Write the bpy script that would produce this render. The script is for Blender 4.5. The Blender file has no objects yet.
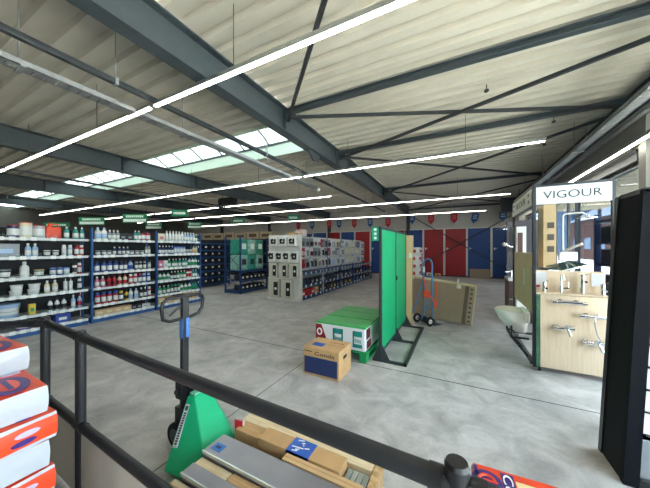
import bpy, bmesh, math, random
from mathutils import Vector, Matrix, Euler
random.seed(7)
SC = bpy.context.scene
COL = SC.collection
R = math.radians
PI = math.pi

# ------------------------------------------------------------------ materials
def lin(c):
    return tuple((x / 12.92 if x <= 0.04045 else ((x + 0.055) / 1.055) ** 2.4) for x in c)
def hexc(h):
    return lin(tuple(int(h[i:i + 2], 16) / 255 for i in (0, 2, 4)))
_M = {}
def mat(name, col, rough=0.5, metal=0.0, var=0.06, scale=12.0, bump=0.0, spec=0.5, trans=0.0):
    """principled material whose colour is broken up by a noise texture in object space"""
    if name in _M: return _M[name]
    m = bpy.data.materials.new(name); m.use_nodes = True
    nt = m.node_tree; b = nt.nodes['Principled BSDF']
    if isinstance(col, str): col = hexc(col)
    b.inputs['Roughness'].default_value = rough
    b.inputs['Metallic'].default_value = metal
    b.inputs['Specular IOR Level'].default_value = spec
    tc = nt.nodes.new('ShaderNodeTexCoord')
    nz = nt.nodes.new('ShaderNodeTexNoise'); nz.inputs['Scale'].default_value = scale; nz.inputs['Detail'].default_value = 4
    nt.links.new(tc.outputs['Object'], nz.inputs['Vector'])
    cr = nt.nodes.new('ShaderNodeValToRGB')
    cr.color_ramp.elements[0].position = 0.3; cr.color_ramp.elements[1].position = 0.7
    cr.color_ramp.elements[0].color = tuple(max(0, c * (1 - var)) for c in col) + (1,)
    cr.color_ramp.elements[1].color = tuple(min(1, c * (1 + var)) for c in col) + (1,)
    nt.links.new(nz.outputs['Fac'], cr.inputs['Fac'])
    nt.links.new(cr.outputs['Color'], b.inputs['Base Color'])
    if bump:
        bp = nt.nodes.new('ShaderNodeBump'); bp.inputs['Strength'].default_value = bump; bp.inputs['Distance'].default_value = 0.01
        nt.links.new(nz.outputs['Fac'], bp.inputs['Height']); nt.links.new(bp.outputs['Normal'], b.inputs['Normal'])
    if trans:
        tl = nt.nodes.new('ShaderNodeBsdfTranslucent'); mx = nt.nodes.new('ShaderNodeMixShader')
        nt.links.new(cr.outputs['Color'], tl.inputs['Color'])
        mx.inputs[0].default_value = trans
        nt.links.new(b.outputs[0], mx.inputs[1]); nt.links.new(tl.outputs[0], mx.inputs[2])
        nt.links.new(mx.outputs[0], nt.nodes['Material Output'].inputs['Surface'])
    _M[name] = m
    return m
def emis(name, col, strength):
    if name in _M: return _M[name]
    m = bpy.data.materials.new(name); m.use_nodes = True
    b = m.node_tree.nodes['Principled BSDF']
    b.inputs['Base Color'].default_value = col + (1,)
    b.inputs['Emission Color'].default_value = col + (1,)
    b.inputs['Emission Strength'].default_value = strength
    _M[name] = m
    return m
def glass(name, tint=(0.95, 0.98, 0.97), refl=0.08):
    if name in _M: return _M[name]
    m = bpy.data.materials.new(name); m.use_nodes = True
    nt = m.node_tree; nt.nodes.remove(nt.nodes['Principled BSDF'])
    t = nt.nodes.new('ShaderNodeBsdfTransparent'); t.inputs[0].default_value = tint + (1,)
    g = nt.nodes.new('ShaderNodeBsdfGlossy'); g.inputs['Roughness'].default_value = 0.02
    mx = nt.nodes.new('ShaderNodeMixShader'); mx.inputs[0].default_value = refl
    nt.links.new(t.outputs[0], mx.inputs[1]); nt.links.new(g.outputs[0], mx.inputs[2])
    nt.links.new(mx.outputs[0], nt.nodes['Material Output'].inputs['Surface'])
    _M[name] = m
    return m
def concrete():
    m = bpy.data.materials.new('concrete_floor'); m.use_nodes = True
    nt = m.node_tree; b = nt.nodes['Principled BSDF']
    tc = nt.nodes.new('ShaderNodeTexCoord')
    def noise(s, d, dist=0.0):
        n = nt.nodes.new('ShaderNodeTexNoise'); n.inputs['Scale'].default_value = s; n.inputs['Detail'].default_value = d
        n.inputs['Distortion'].default_value = dist; n.inputs['Roughness'].default_value = 0.62
        nt.links.new(tc.outputs['Object'], n.inputs['Vector']); return n
    big, mid, fine = noise(0.9, 5, 0.6), noise(3.2, 8, 0.8), noise(40, 3)
    def ramp(src, p0, c0, p1, c1):
        r = nt.nodes.new('ShaderNodeValToRGB')
        r.color_ramp.elements[0].position = p0; r.color_ramp.elements[1].position = p1
        r.color_ramp.elements[0].color = (c0, c0, c0, 1); r.color_ramp.elements[1].color = (c1, c1, c1, 1)
        nt.links.new(src.outputs['Fac'], r.inputs['Fac']); return r
    def mul(a, b2):
        x = nt.nodes.new('ShaderNodeMix'); x.data_type = 'RGBA'; x.blend_type = 'MULTIPLY'; x.inputs[0].default_value = 1
        nt.links.new(a, x.inputs[6]); nt.links.new(b2, x.inputs[7]); return x.outputs[2]
    r1 = ramp(big, 0.3, 0.74, 0.7, 1.15); r2 = ramp(mid, 0.32, 0.68, 0.7, 1.24); r3 = ramp(fine, 0.3, 0.93, 0.7, 1.05)
    base = nt.nodes.new('ShaderNodeRGB'); base.outputs[0].default_value = FLOOR_COL + (1,)
    c = mul(mul(mul(base.outputs[0], r1.outputs[0]), r2.outputs[0]), r3.outputs[0])
    nt.links.new(c, b.inputs['Base Color'])
    rr = ramp(mid, 0.3, 0.42, 0.7, 0.6); nt.links.new(rr.outputs[0], b.inputs['Roughness'])
    bp = nt.nodes.new('ShaderNodeBump'); bp.inputs['Strength'].default_value = 0.08; bp.inputs['Distance'].default_value = 0.01
    nt.links.new(fine.outputs['Fac'], bp.inputs['Height']); nt.links.new(bp.outputs['Normal'], b.inputs['Normal'])
    return m
def wood(name, col, dark, scale=(1, 14, 14), rough=0.55):
    if name in _M: return _M[name]
    m = bpy.data.materials.new(name); m.use_nodes = True
    nt = m.node_tree; b = nt.nodes['Principled BSDF']; b.inputs['Roughness'].default_value = rough
    tc = nt.nodes.new('ShaderNodeTexCoord'); mp = nt.nodes.new('ShaderNodeMapping'); mp.inputs['Scale'].default_value = scale
    nz = nt.nodes.new('ShaderNodeTexNoise'); nz.inputs['Scale'].default_value = 4; nz.inputs['Detail'].default_value = 6; nz.inputs['Distortion'].default_value = 0.4
    cr = nt.nodes.new('ShaderNodeValToRGB'); cr.color_ramp.elements[0].position = 0.35; cr.color_ramp.elements[1].position = 0.68
    cr.color_ramp.elements[0].color = hexc(dark) + (1,); cr.color_ramp.elements[1].color = hexc(col) + (1,)
    nt.links.new(tc.outputs['Object'], mp.inputs['Vector']); nt.links.new(mp.outputs[0], nz.inputs['Vector'])
    nt.links.new(nz.outputs['Fac'], cr.inputs['Fac']); nt.links.new(cr.outputs['Color'], b.inputs['Base Color'])
    _M[name] = m
    return m

FLOOR_COL = (0.47, 0.455, 0.445)
STEEL = mat('painted_steel', '3f494f', 0.5, 0.0, 0.08)
STEELD = mat('dark_steel', '2b3135', 0.5)
BLACK = mat('black_powder_coat', '1a1b1e', 0.42, 0.0, 0.1, 30)
RAILM = mat('railing_black', '1e1f22', 0.5, 0.0, 0.12, 40)
DARK = mat('dark_grey', '2a2c30', 0.6)
GALV = mat('galvanised', '9a9d9e', 0.5, 0.3, 0.1, 25)
ALU = mat('aluminium', 'b9bbbb', 0.3, 0.85, 0.05)
CHROME = mat('chrome', 'e2e4e6', 0.08, 1.0, 0.02)
WHITE = mat('white_lacquer', 'e9e9e6', 0.4, 0, 0.02)
OFFW = mat('off_white', 'd6d4cc', 0.55, 0, 0.04)
CERAMIC = mat('white_ceramic', 'efeee9', 0.15, 0, 0.01)
BLUE = mat('shelf_blue', '1d4f86', 0.45, 0, 0.08)
BLUED = mat('rack_blue', '173a66', 0.45, 0, 0.08)
CARD = mat('cardboard', 'bd9768', 0.8, 0, 0.08, 9)
CARDL = mat('light_cardboard', 'c8a578', 0.8, 0, 0.07, 9)
CARDG = mat('brown_board', '8e7d67', 0.75, 0, 0.06, 7)
PINE = wood('pine', 'e4d2b0', 'cbb28a')
OAK = wood('pale_oak', 'dfcaae', 'd6bf9f', (14, 14, 1.2))
GREEN = mat('divider_green', '0fb375', 0.4, 0, 0.05, 3, trans=0.25)
JACKG = mat('truck_green', '14ad78', 0.32, 0, 0.06, 8)
PALG = mat('pallet_green', '0f8a4c', 0.5, 0, 0.08)
RED = mat('red', 'b3202a', 0.5); NAVY = mat('navy', '1f3260', 0.55)
ORANGE = mat('orange', 'e2491c', 0.42, 0, 0.06, 14)
BLKPL = mat('black_plastic', '141416', 0.4)
RUBBER = mat('rubber', '161616', 0.8)

# ------------------------------------------------------------------ geometry
class MB:
    def __init__(s): s.bm = bmesh.new()
    def _f(s, vs, mi):
        try:
            f = s.bm.faces.new(vs); f.material_index = mi; return f
        except ValueError: return None
    def box(s, x0, x1, y0, y1, z0, z1, mi=0, M=None):
        x0, x1 = min(x0, x1), max(x0, x1); y0, y1 = min(y0, y1), max(y0, y1); z0, z1 = min(z0, z1), max(z0, z1)
        c = [Vector(p) for p in ((x0,y0,z0),(x1,y0,z0),(x1,y1,z0),(x0,y1,z0),(x0,y0,z1),(x1,y0,z1),(x1,y1,z1),(x0,y1,z1))]
        if M is not None: c = [M @ p for p in c]
        v = [s.bm.verts.new(p) for p in c]
        for q in ((3,2,1,0),(4,5,6,7),(0,1,5,4),(1,2,6,5),(2,3,7,6),(3,0,4,7)): s._f([v[i] for i in q], mi)
        return s
    def bar(s, p0, p1, w, h, mi=0, up=(0,0,1)):
        p0, p1 = Vector(p0), Vector(p1); d = p1 - p0; L = d.length; d.normalize()
        u = Vector(up)
        if abs(d.dot(u)) > 0.99: u = Vector((0,1,0))
        a = d.cross(u).normalized(); b = a.cross(d)
        M = Matrix(((d.x,a.x,b.x,p0.x),(d.y,a.y,b.y,p0.y),(d.z,a.z,b.z,p0.z),(0,0,0,1)))
        return s.box(0, L, -w/2, w/2, -h/2, h/2, mi, M)
    def cyl(s, p0, p1, r, seg=16, r2=None, mi=0, mcap=None):
        p0, p1 = Vector(p0), Vector(p1); r2 = r if r2 is None else r2; d = (p1 - p0).normalized()
        u = Vector((0,0,1)) if abs(d.z) < 0.9 else Vector((1,0,0))
        a = d.cross(u).normalized(); b = d.cross(a)
        A, B = [], []
        for i in range(seg):
            t = 2*PI*i/seg; o = a*math.cos(t) + b*math.sin(t)
            A.append(s.bm.verts.new(p0 + o*r)); B.append(s.bm.verts.new(p1 + o*r2))
        for i in range(seg): s._f([A[i], B[i], B[(i+1)%seg], A[(i+1)%seg]], mi)
        mc = mi if mcap is None else mcap
        s._f(A, mc); s._f(B[::-1], mc)
        return s
    def tube(s, pts, r, seg=10, mi=0, closed=False):
        pts = [Vector(p) for p in pts]; n = len(pts); rings = []
        prev = None
        for i, p in enumerate(pts):
            if closed: d = (pts[(i+1)%n] - pts[i-1]).normalized()
            else: d = (pts[min(i+1,n-1)] - pts[max(i-1,0)]).normalized()
            if prev is None:
                u = Vector((0,0,1)) if abs(d.z) < 0.9 else Vector((1,0,0)); a = d.cross(u).normalized()
            else:
                a = (prev - d*prev.dot(d)).normalized()
            prev = a; b = d.cross(a)
            rings.append([s.bm.verts.new(p + (a*math.cos(2*PI*k/seg) + b*math.sin(2*PI*k/seg))*r) for k in range(seg)])
        m = n if closed else n-1
        for i in range(m):
            A, B = rings[i], rings[(i+1)%n]
            for k in range(seg): s._f([A[k], A[(k+1)%seg], B[(k+1)%seg], B[k]], mi)
        if not closed:
            s._f(rings[0][::-1], mi); s._f(rings[-1], mi)
        return s
    def lathe(s, prof, c=(0,0,0), seg=14):
        """prof: list of (radius, z, material index of the band that starts here)"""
        c = Vector(c); rings = []
        for r, z, mi in prof:
            rings.append([s.bm.verts.new(c + Vector((r*math.cos(2*PI*k/seg), r*math.sin(2*PI*k/seg), z))) for k in range(seg)])
        for i in range(len(prof)-1):
            A, B = rings[i], rings[i+1]
            for k in range(seg): s._f([A[k], A[(k+1)%seg], B[(k+1)%seg], B[k]], prof[i][2])
        s._f(rings[0][::-1], prof[0][2]); s._f(rings[-1], prof[-1][2])
        return s
    def prism(s, poly, axis, a, b, mi=0):
        def P(u, v, w): return {'x': (w,u,v), 'y': (u,w,v), 'z': (u,v,w)}[axis]
        A = [s.bm.verts.new(P(u,v,a)) for u, v in poly]; B = [s.bm.verts.new(P(u,v,b)) for u, v in poly]
        n = len(poly)
        for i in range(n): s._f([A[i], A[(i+1)%n], B[(i+1)%n], B[i]], mi)
        s._f(A[::-1], mi); s._f(B, mi)
        return s
    def hull(s, pts, mi=0):
        v = [s.bm.verts.new(p) for p in pts]
        r = bmesh.ops.convex_hull(s.bm, input=v)
        for f in s.bm.faces: f.material_index = mi
        return s
    def build(s, name, mats, parent=None, bevel=0, smooth=False, loc=None, seg=2):
        bmesh.ops.recalc_face_normals(s.bm, faces=s.bm.faces[:])
        me = bpy.data.meshes.new(name); s.bm.to_mesh(me); s.bm.free()
        if not isinstance(mats, (list, tuple)): mats = [mats]
        for m in mats: me.materials.append(m)
        if smooth:
            for p in me.polygons: p.use_smooth = True
            me.set_sharp_from_angle(angle=R(38))
        o = bpy.data.objects.new(name, me); COL.objects.link(o)
        if parent is not None: o.parent = parent
        if loc is not None: o.location = loc
        if bevel:
            b = o.modifiers.new('bevel', 'BEVEL'); b.width = bevel; b.segments = seg; b.limit_method = 'ANGLE'; b.angle_limit = R(40)
        return o

def tag(o, label, cat, group=None, kind=None):
    o['label'] = label; o['category'] = cat
    if group: o['group'] = group
    if kind: o['kind'] = kind
    return o
def thing(name, label, cat, loc=(0,0,0), rot=(0,0,0), group=None):
    o = bpy.data.objects.new(name, None); COL.objects.link(o)
    o.empty_display_size = 0.1; o.location = loc; o.rotation_euler = rot
    return tag(o, label, cat, group)
def struct(o): o['kind'] = 'structure'; return o
def dup(root, loc, label, rotz=None, group=None):
    r = root.copy(); COL.objects.link(r); r.location = loc
    if rotz is not None: r.rotation_euler = (0,0,rotz)
    r['label'] = label
    if group: r['group'] = group
    for ch in list(root.children):
        c = ch.copy(); COL.objects.link(c); c.parent = r
        for g in ch.children:
            d = g.copy(); COL.objects.link(d); d.parent = c
    return r
def lettering(text, w, h, m, parent, M, name='lettering', depth=0.002, thin=0.0):
    """flat lettering fitted to w x h, lower left corner at the origin of M, reading along +x, up +y"""
    cu = bpy.data.curves.new('lettering_curve', 'FONT'); cu.body = text; cu.extrude = depth; cu.resolution_u = 3; cu.offset = thin
    to = bpy.data.objects.new('lettering_curve', cu); COL.objects.link(to)
    bpy.context.view_layer.update()
    me = bpy.data.meshes.new_from_object(to.evaluated_get(bpy.context.evaluated_depsgraph_get()))
    bpy.data.objects.remove(to); bpy.data.curves.remove(cu)
    xs = [v.co.x for v in me.vertices]; ys = [v.co.y for v in me.vertices]
    x0, x1, y0, y1 = min(xs), max(xs), min(ys), max(ys)
    for v in me.vertices:
        v.co = M @ Vector(((v.co.x-x0)/(x1-x0)*w, (v.co.y-y0)/(y1-y0)*h, v.co.z))
    me.materials.clear(); me.materials.append(m); me.name = name
    o = bpy.data.objects.new(name, me); COL.objects.link(o); o.parent = parent
    return o
def frame(o, x, y):
    """matrix with origin o, local x axis x, local y axis y"""
    x = Vector(x).normalized(); y = Vector(y).normalized(); z = x.cross(y)
    return Matrix(((x.x,y.x,z.x,o[0]),(x.y,y.y,z.y,o[1]),(x.z,y.z,z.z,o[2]),(0,0,0,1)))
ORD = ['first','second','third','fourth','fifth','sixth','seventh','eighth','ninth','tenth','eleventh','twelfth','thirteenth','fourteenth','fifteenth','sixteenth']

# ------------------------------------------------------------------ the hall
H = 1.6                      # eye height
XL, XR, YB, YF = -24.0, 2.6, 16.4, -5.0
ZR = H + 2.45                # underside of the roof sheet
ZF = H + 2.03                # underside of the main beams
BEAMS = [-2.78, -8.08, -13.3, -18.6]
SY0, SY1 = 4.2, 5.57         # rooflight opening

b = MB(); b.box(XL-0.3, XR+0.25, YF-0.3, YB+0.3, -0.2, 0)
fl = struct(b.build('floor', concrete()))
JOINT = mat('joint_dark', '4c4c4a', 0.8)
b = MB()
for y in (-1.8, 3.47, 8.7, 13.9): b.box(XL, XR, y-0.006, y+0.006, 0.0, 0.0012)
for x in (-1.95, -7.6, -13.4): b.box(x-0.004, x+0.004, YF, YB, 0.0, 0.0012)
jo = b.build('trim_1', JOINT); struct(jo)

# corrugated roof sheet, ribs run across the hall
ROOF = mat('roof_sheet', 'd0cbbe', 0.55, 0.0, 0.05, 2)
def sheet(bm, x0, x1, y0, y1, p):
    k_ = p/0.24; prof = []
    y = y0
    while y < y1 - 1e-4:
        for dy0, z in ((0.0, 0.0), (0.11, 0.0), (0.128, 0.07), (0.222, 0.07)):
            yy = min(y + dy0*k_, y1); prof.append((yy, ZR + z))
        y += p
    prof.append((y1, ZR))
    A = [bm.verts.new((x0, yy, z)) for yy, z in prof]; B = [bm.verts.new((x1, yy, z)) for yy, z in prof]
    for i in range(len(prof)-1):
        if (A[i].co - A[i+1].co).length > 1e-5: bm.faces.new((A[i], A[i+1], B[i+1], B[i]))
b = MB()
sheet(b.bm, BEAMS[0], XR+0.2, YF-0.2, YB+0.2, 0.235)
sheet(b.bm, XL-0.2, BEAMS[0], YF-0.2, SY0, 0.26)
sheet(b.bm, XL-0.2, BEAMS[0], SY1, YB+0.2, 0.26)
struct(b.build('ceiling', ROOF))

# walls
WALLM = mat('wall_paint', 'b9b6ae', 0.7, 0, 0.05, 1.2)
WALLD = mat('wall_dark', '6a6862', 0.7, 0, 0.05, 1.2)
WALLR = mat('wall_right_grey', 'a5a59f', 0.6, 0, 0.04, 1.0)
b = MB(); b.box(XL-0.25, XR+0.25, YB, YB+0.25, 0, ZR+0.05); struct(b.build('wall_back', WALLM))
b = MB(); b.box(XL-0.25, XL, YF, YB, 0, ZR+0.05); struct(b.build('wall_left', WALLD))
WZ = 3.06
b = MB()
b.box(XR, XR+0.25, 5.2, YB, WZ, ZR+0.05); b.box(XR, XR+0.25, YF, -3.6, WZ, ZR+0.05); b.box(XR, XR+0.25, -3.6, 5.2, 3.55, ZR+0.05)
b.box(XR, XR+0.25, YF, YB, 0, 0.2)
for y0, y1 in ((YF, -3.6), (5.2, 6.18), (14.6, YB)): b.box(XR, XR+0.25, y0, y1, 0.2, WZ)
struct(b.build('wall_right', WALLR))
b = MB()
FX0, FX1 = 0.9, 2.3
b.box(XL-0.25, XR+0.25, YF-0.25, YF, 3.8, ZR+0.05)
for x0, x1 in ((XL-0.25, FX0), (FX1, XR+0.25)): b.box(x0, x1, YF-0.25, YF, 0, 3.8)
b.box(FX0, FX1, YF-0.25, YF, 0, 0.1)
struct(b.build('wall_front', WALLR))
PANE = glass('window_glass')
WFRAME = mat('window_frame_grey', '5b6062', 0.45)
def window(name, y0, y1, z0, z1, n, pane=PANE):
    f = MB(); x0, x1 = XR+0.06, XR+0.14
    f.box(x0, x1, y0, y1, z0, z0+0.07); f.box(x0, x1, y0, y1, z1-0.09, z1)
    for i in range(n+1):
        y = y0 + (y1-y0-0.05)*i/n; f.box(x0-0.02, x1, y, y+0.05, z0, z1)
    o = struct(f.build(name, WFRAME))
    g = MB(); g.box(XR+0.095, XR+0.105, y0+0.02, y1-0.02, z0+0.02, z1-0.02); g.build('pane', pane, o)
window('window_1', 6.18, 14.6, 0.2, WZ, 3, glass('view_dimming_glass', (0.36, 0.40, 0.44), 0.06))  # grey put into this pane's colour to dim the bright outside view
window('window_2', -3.6, 5.2, 0.2, 3.55, 4)  # unseen near window, added and made taller to light floor and roof
f = MB()
for i in range(6):
    x = FX0 + (FX1-FX0-0.08)*i/5; f.box(x, x+0.08, YF-0.14, YF-0.06, 0.1, 3.8)
f.box(FX0, FX1, YF-0.14, YF-0.06, 0.1, 0.18); f.box(FX0, FX1, YF-0.14, YF-0.06, 3.7, 3.8)
o = struct(f.build('window_3', WFRAME))  # unseen window behind the camera, sized for the light it brings in
g = MB(); g.box(FX0+0.02, FX1-0.02, YF-0.105, YF-0.095, 0.12, 3.78); g.build('pane', PANE, o)
# dark lining strip above the right hand window
b = MB(); b.box(XR-0.03, XR, 6.18, YB, WZ+0.11, WZ+0.17); b.box(XR-0.02, XR, 6.18, 14.6, WZ-0.02, WZ+0.11); struct(b.build('trim_2', WFRAME))

# rooflights
CURB = mat('rooflight_curb', 'cfe0d2', 0.5, 0, 0.02)
BARREL = mat('rooflight_sheet', '646c68', 0.4, 0, 0.01, 3, trans=0.85)
ends = BEAMS + [XL]
for k in range(4):
    x1, x0 = ends[k], ends[k+1]; hc = 0.31
    b = MB()
    b.box(x0, x1, SY1, SY1+0.05, ZR-0.01, ZR+hc); b.box(x0, x1, SY0-0.05, SY0, ZR-0.01, ZR+hc)
    o = struct(b.build('window_%d' % (4+k), CURB))
    n = 8; rise = 0.28
    arc = [(SY0 + (SY1-SY0)*i/n, ZR + hc + rise*math.sin(PI*i/n)) for i in range(n+1)]
    g = MB()
    for i in range(n):
        (ya, za), (yb, zb) = arc[i], arc[i+1]
        g._f([g.bm.verts.new(p) for p in ((x0,ya,za),(x1,ya,za),(x1,yb,zb),(x0,yb,zb))], 0)
    g.build('pane', BARREL, o)
    for i in range(7):
        x = x0 + (x1-x0)*i/6
        r = MB(); r.tube([(x, y, z-0.02) for y, z in arc], 0.022, 6); r.build('glazing_bar', STEEL, o)
    r = MB()
    r.box(x0, x1, SY1-0.03, SY1, ZR+hc-0.03, ZR+hc+0.02); r.box(x0, x1, SY0, SY0+0.03, ZR+hc-0.03, ZR+hc+0.02)
    r.build('sill_bar', STEEL, o)

# main beams (I sections), purlins, bracing, columns
def ibeam_y(bm, x, y0, y1, z0, z1, w):
    t = 0.022
    bm.box(x-w/2, x+w/2, y0, y1, z0, z0+t); bm.box(x-w/2, x+w/2, y0, y1, z1-t, z1); bm.box(x-0.008, x+0.008, y0, y1, z0+t, z1-t)
for i, x in enumerate(BEAMS):
    b = MB(); ibeam_y(b, x, YF, YB, ZF, ZR, 0.19)
    for y in (3.75, 5.95, 10.45): b.box(x-0.085, x+0.085, y-0.006, y+0.006, ZF+0.022, ZR-0.022)
    if i == 0:
        b.prism([(4.6, ZF), (5.1, ZF), (5.05, ZF-0.13), (4.85, ZF-0.17)], 'x', x-0.02, x+0.02)
    struct(b.build('ceiling_beam', STEEL))
b = MB(); ibeam_y(b, XR-0.12, YF, YB, ZF+0.1, ZR, 0.16); struct(b.build('ceiling_beam', STEEL))
for x in BEAMS:
    b = MB(); b.box(x-0.09, x+0.09, YB-0.2, YB-0.18, 0, ZF); b.box(x-0.09, x+0.09, YB-0.02, YB, 0, ZF); b.box(x-0.01, x+0.01, YB-0.18, YB-0.02, 0, ZF)
    struct(b.build('steel_column', STEELD))
b = MB(); b.box(XR-0.16, XR, 5.62, 5.8, 0, ZF+0.1); struct(b.build('steel_column', WALLR))
PZ = H + 2.32
PUR = [(-1.6, PZ), (3.75, PZ), (5.95, PZ), (10.45, PZ), (16.0, H+2.22)]
for i, (y, z) in enumerate(PUR):
    b = MB(); t = 0.012; w, hh = (0.09, 0.07) if i < 3 else (0.08, 0.07)
    b.box(BEAMS[0]+0.09, XR-0.05, y-w/2, y+w/2, z, z+t); b.box(BEAMS[0]+0.09, XR-0.05, y-w/2, y+w/2, z+hh, z+hh+t); b.box(BEAMS[0]+0.09, XR-0.05, y-0.006, y+0.006, z, z+hh)
    struct(b.build('roof_purlin', STEEL))
xl, xr = BEAMS[0]+0.12, XR-0.2
for i, (ya, yb) in enumerate(((3.75, -1.6), (3.75, 5.95), (5.95, 3.75), (5.95, 10.45), (10.45, 5.95), (10.45, 16.0), (16.0, 10.45))):
    za = 0.05 if i % 2 else 0.11
    b = MB(); b.bar((xl, ya, PZ-za+ (0.0 if i else 0)), (xr, yb, PZ-za), 0.045, 0.045); struct(b.build('roof_brace', STEELD))
for p, q in (((-2.45, YB-0.1, 3.4), (2.25, YB-0.1, 0.4)), ((2.3, YB-0.12, 3.25), (-2.4, YB-0.12, 0.4))):
    b = MB(); b.cyl(p, q, 0.022, 8); struct(b.build('wall_brace', STEELD))

# coloured doors set in the back wall
DRED = mat('door_red', '960c14', 0.45, 0, 0.05); DBLUE = mat('door_blue', '0c3c7c', 0.45, 0, 0.05)
doors = [(-9.35,-8.35,'b'),(-8.2,-7.3,'r'),(-7.2,-6.28,'b'),(-6.16,-5.2,'r'),(-5.08,-4.1,'b'),(-4.0,-3.02,'r'),(-2.98,-1.98,'b'),(-1.88,-0.86,'r'),(-0.74,0.28,'r'),(0.38,1.42,'b'),(1.53,2.5,'b')]
DT = 2.67
for i, (x0, x1, c) in enumerate(doors):
    m = DRED if c == 'r' else DBLUE
    b = MB(); b.box(x0, x1, YB-0.05, YB, 0.06, DT)
    d = struct(b.build('door_%d' % (i+1), m, bevel=0.006))
    h = MB(); h.box(x0+0.05, x0+0.1, YB-0.06, YB-0.05, 1.5, 1.62); h.cyl((x0+0.075, YB-0.05, 1.58), (x0+0.075, YB-0.1, 1.58), 0.012, 8); h.box(x0+0.065, x0+0.19, YB-0.115, YB-0.095, 1.57, 1.59)
    h.build('door_handle', WHITE, d)
b = MB()
xs = [doors[0][0]-0.08] + [d[1] for d in doors]
for x in xs: b.box(x, x+0.09, YB-0.04, YB, 0, DT+0.03)
b.box(xs[0], 2.58, YB-0.04, YB, DT, DT+0.05)
struct(b.build('trim_3', OFFW))
b = MB(); b.box(-16, 2.5, YB-0.06, YB, 0, 0.06); struct(b.build('baseboard_back', DARK))

# ------------------------------------------------------------------ lamps and services under the roof
LED = emis('led_diffuser', (1.0, 0.95, 0.84), 11.5)
def roof_z(x, y):
    p = 0.235 if x > BEAMS[0] else 0.26
    y0 = YF-0.2 if (x > BEAMS[0] or y < SY0) else SY1
    return ZR + (0.069 if ((y-y0) % p)/p > 0.5 else 0.0)
def led(y, xa, xb, z, label, group='suspended light strips across the hall'):
    o = thing('hanging_strip_light', label, 'light', (xb, y, z), group=group)
    L = xa - xb
    h = MB(); h.prism([(-0.026, 0.0), (0.026, 0.0), (0.022, 0.05), (-0.022, 0.05)], 'x', L, 0); h.build('housing', ALU, o)
    d = MB(); d.box(L+0.02, -0.02, -0.02, 0.02, -0.014, 0.0); d.build('diffuser', LED, o, bevel=0.006)
    n = max(2, int(-L/2.7))
    for i in range(n):
        x = L + (-L)*(i+0.5)/n
        w = MB(); w.cyl((x, 0, 0.05), (x, 0, roof_z(xb+x, y)-z-0.01), 0.004, 5); w.build('suspension_wire', STEELD, o)
ZL = H + 1.75
led(1.907, -3.35, 2.0, ZL, 'nearest suspended light strip, brightest, crossing overhead from the large beam', None)
led(1.907, -20, -3.42, ZL, 'suspended light strip continuing the nearest one to the left of the dark conduit', None)
led(5.45, -3.4, 1.245, ZL, 'suspended light strip ending right above the beige bathroom display side', None)
led(5.45, -20, -3.45, ZL, 'suspended light strip running left above the near paint shelves', None)
led(7.95, -9, -3.87, ZL, 'short thin light strip between the second and third long strips, ending near the cable tray', None)
led(7.95, -20, -9.3, ZL, 'thin light strip far left, behind the grey unit heater', None)
led(10.23, -20, 1.45, ZL, 'long light strip third from the front, passing over the white gondola', None)
led(14.26, -20, 1.08, ZL, 'farthest long light strip, just in front of the hanging pennants', None)
o = thing('hanging_strip_light', 'light strip running along the right hand wall above the window', 'light', (2.35, 16, H+1.58))
h = MB(); h.box(-0.035, 0.035, -14.5, 0, 0, 0.055); h.build('housing', ALU, o)
d = MB(); d.box(-0.022, 0.022, -14.48, -0.02, -0.016, 0); d.build('diffuser', LED, o, bevel=0.006)
for y in (-13, -10, -7, -4, -1):
    w = MB(); w.box(-0.02, 0.247, y-0.015, y+0.015, 0.055, 0.075); w.build('wall_bracket', STEEL, o)

def tray(label, x0, x1, y0, y1, z, lip=0.055, hang=(2.0, 5.0, 8.0), wall=False):
    o = thing('cable_tray', label, 'cable tray', ((x0+x1)/2, y0, z))
    w = (x1-x0)/2; L = y1-y0
    b = MB()
    b.box(-w, -w+0.004, 0, L, 0, lip); b.box(w-0.004, w, 0, L, 0, lip)
    n = int(L/0.09); s = L/n
    for i in range(n): b.box(-w, w, i*s, i*s+s*0.86, 0, 0.003)
    b.box(-w, -w+0.02, 0, L, 0, 0.003); b.box(w-0.02, w, 0, L, 0, 0.003)
    b.build('tray_channel', GALV, o)
    for y in hang:
        if y0 < y < y1:
            r = MB(); r.cyl((-w*0.6, y-y0, 0), (-w*0.6, y-y0, ZR-z), 0.008, 6); r.box(-w-0.02, w+0.02, y-y0-0.02, y-y0+0.02, -0.02, 0)
            r.build('hanger', GALV, o)
tray('galvanised perforated cable tray hanging left of the large beam', -3.86, -3.70, -3, 6.7, H+1.74, hang=(0.9, 2.6, 4.6, 6.3))
tray('wide perforated cable tray running along the right side under the roof', 1.92, 2.09, -3, 12.9, H+1.85, hang=(4.35, 6.7, 8.9, 11))
tray('narrow slotted cable tray nearest the right hand wall', 2.2, 2.3, -3, 12.9, H+1.86, hang=(1,4,7,10))
def rail(x, y0, y1, z, label, w=0.05, hang=(1.5, 4, 7, 10)):
    o = thing('conduit', label, 'conduit', (x, y0, z))
    b = MB(); b.box(-w/2, w/2, 0, y1-y0, 0, w); b.build('channel', STEELD, o, bevel=0.008)
    for y in hang:
        r = MB(); r.cyl((0, y-y0, w), (0, y-y0, ZR-z), 0.006, 6); r.box(-0.04, 0.04, y-y0-0.015, y-y0+0.015, -0.008, w+0.008); r.build('hanger', GALV, o)
rail(-3.36, -3, 13.0, H+1.79, 'dark square conduit running just right of the hanging cable tray', 0.06)
rail(-8.85, -3, 13.0, H+1.72, 'dark conduit running along under the second beam from the right', 0.05, (3, 6, 9))
rail(-13.9, -3, 13.0, H+1.72, 'dark conduit under the third beam from the right, far left', 0.05, (3, 6, 9))
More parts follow.
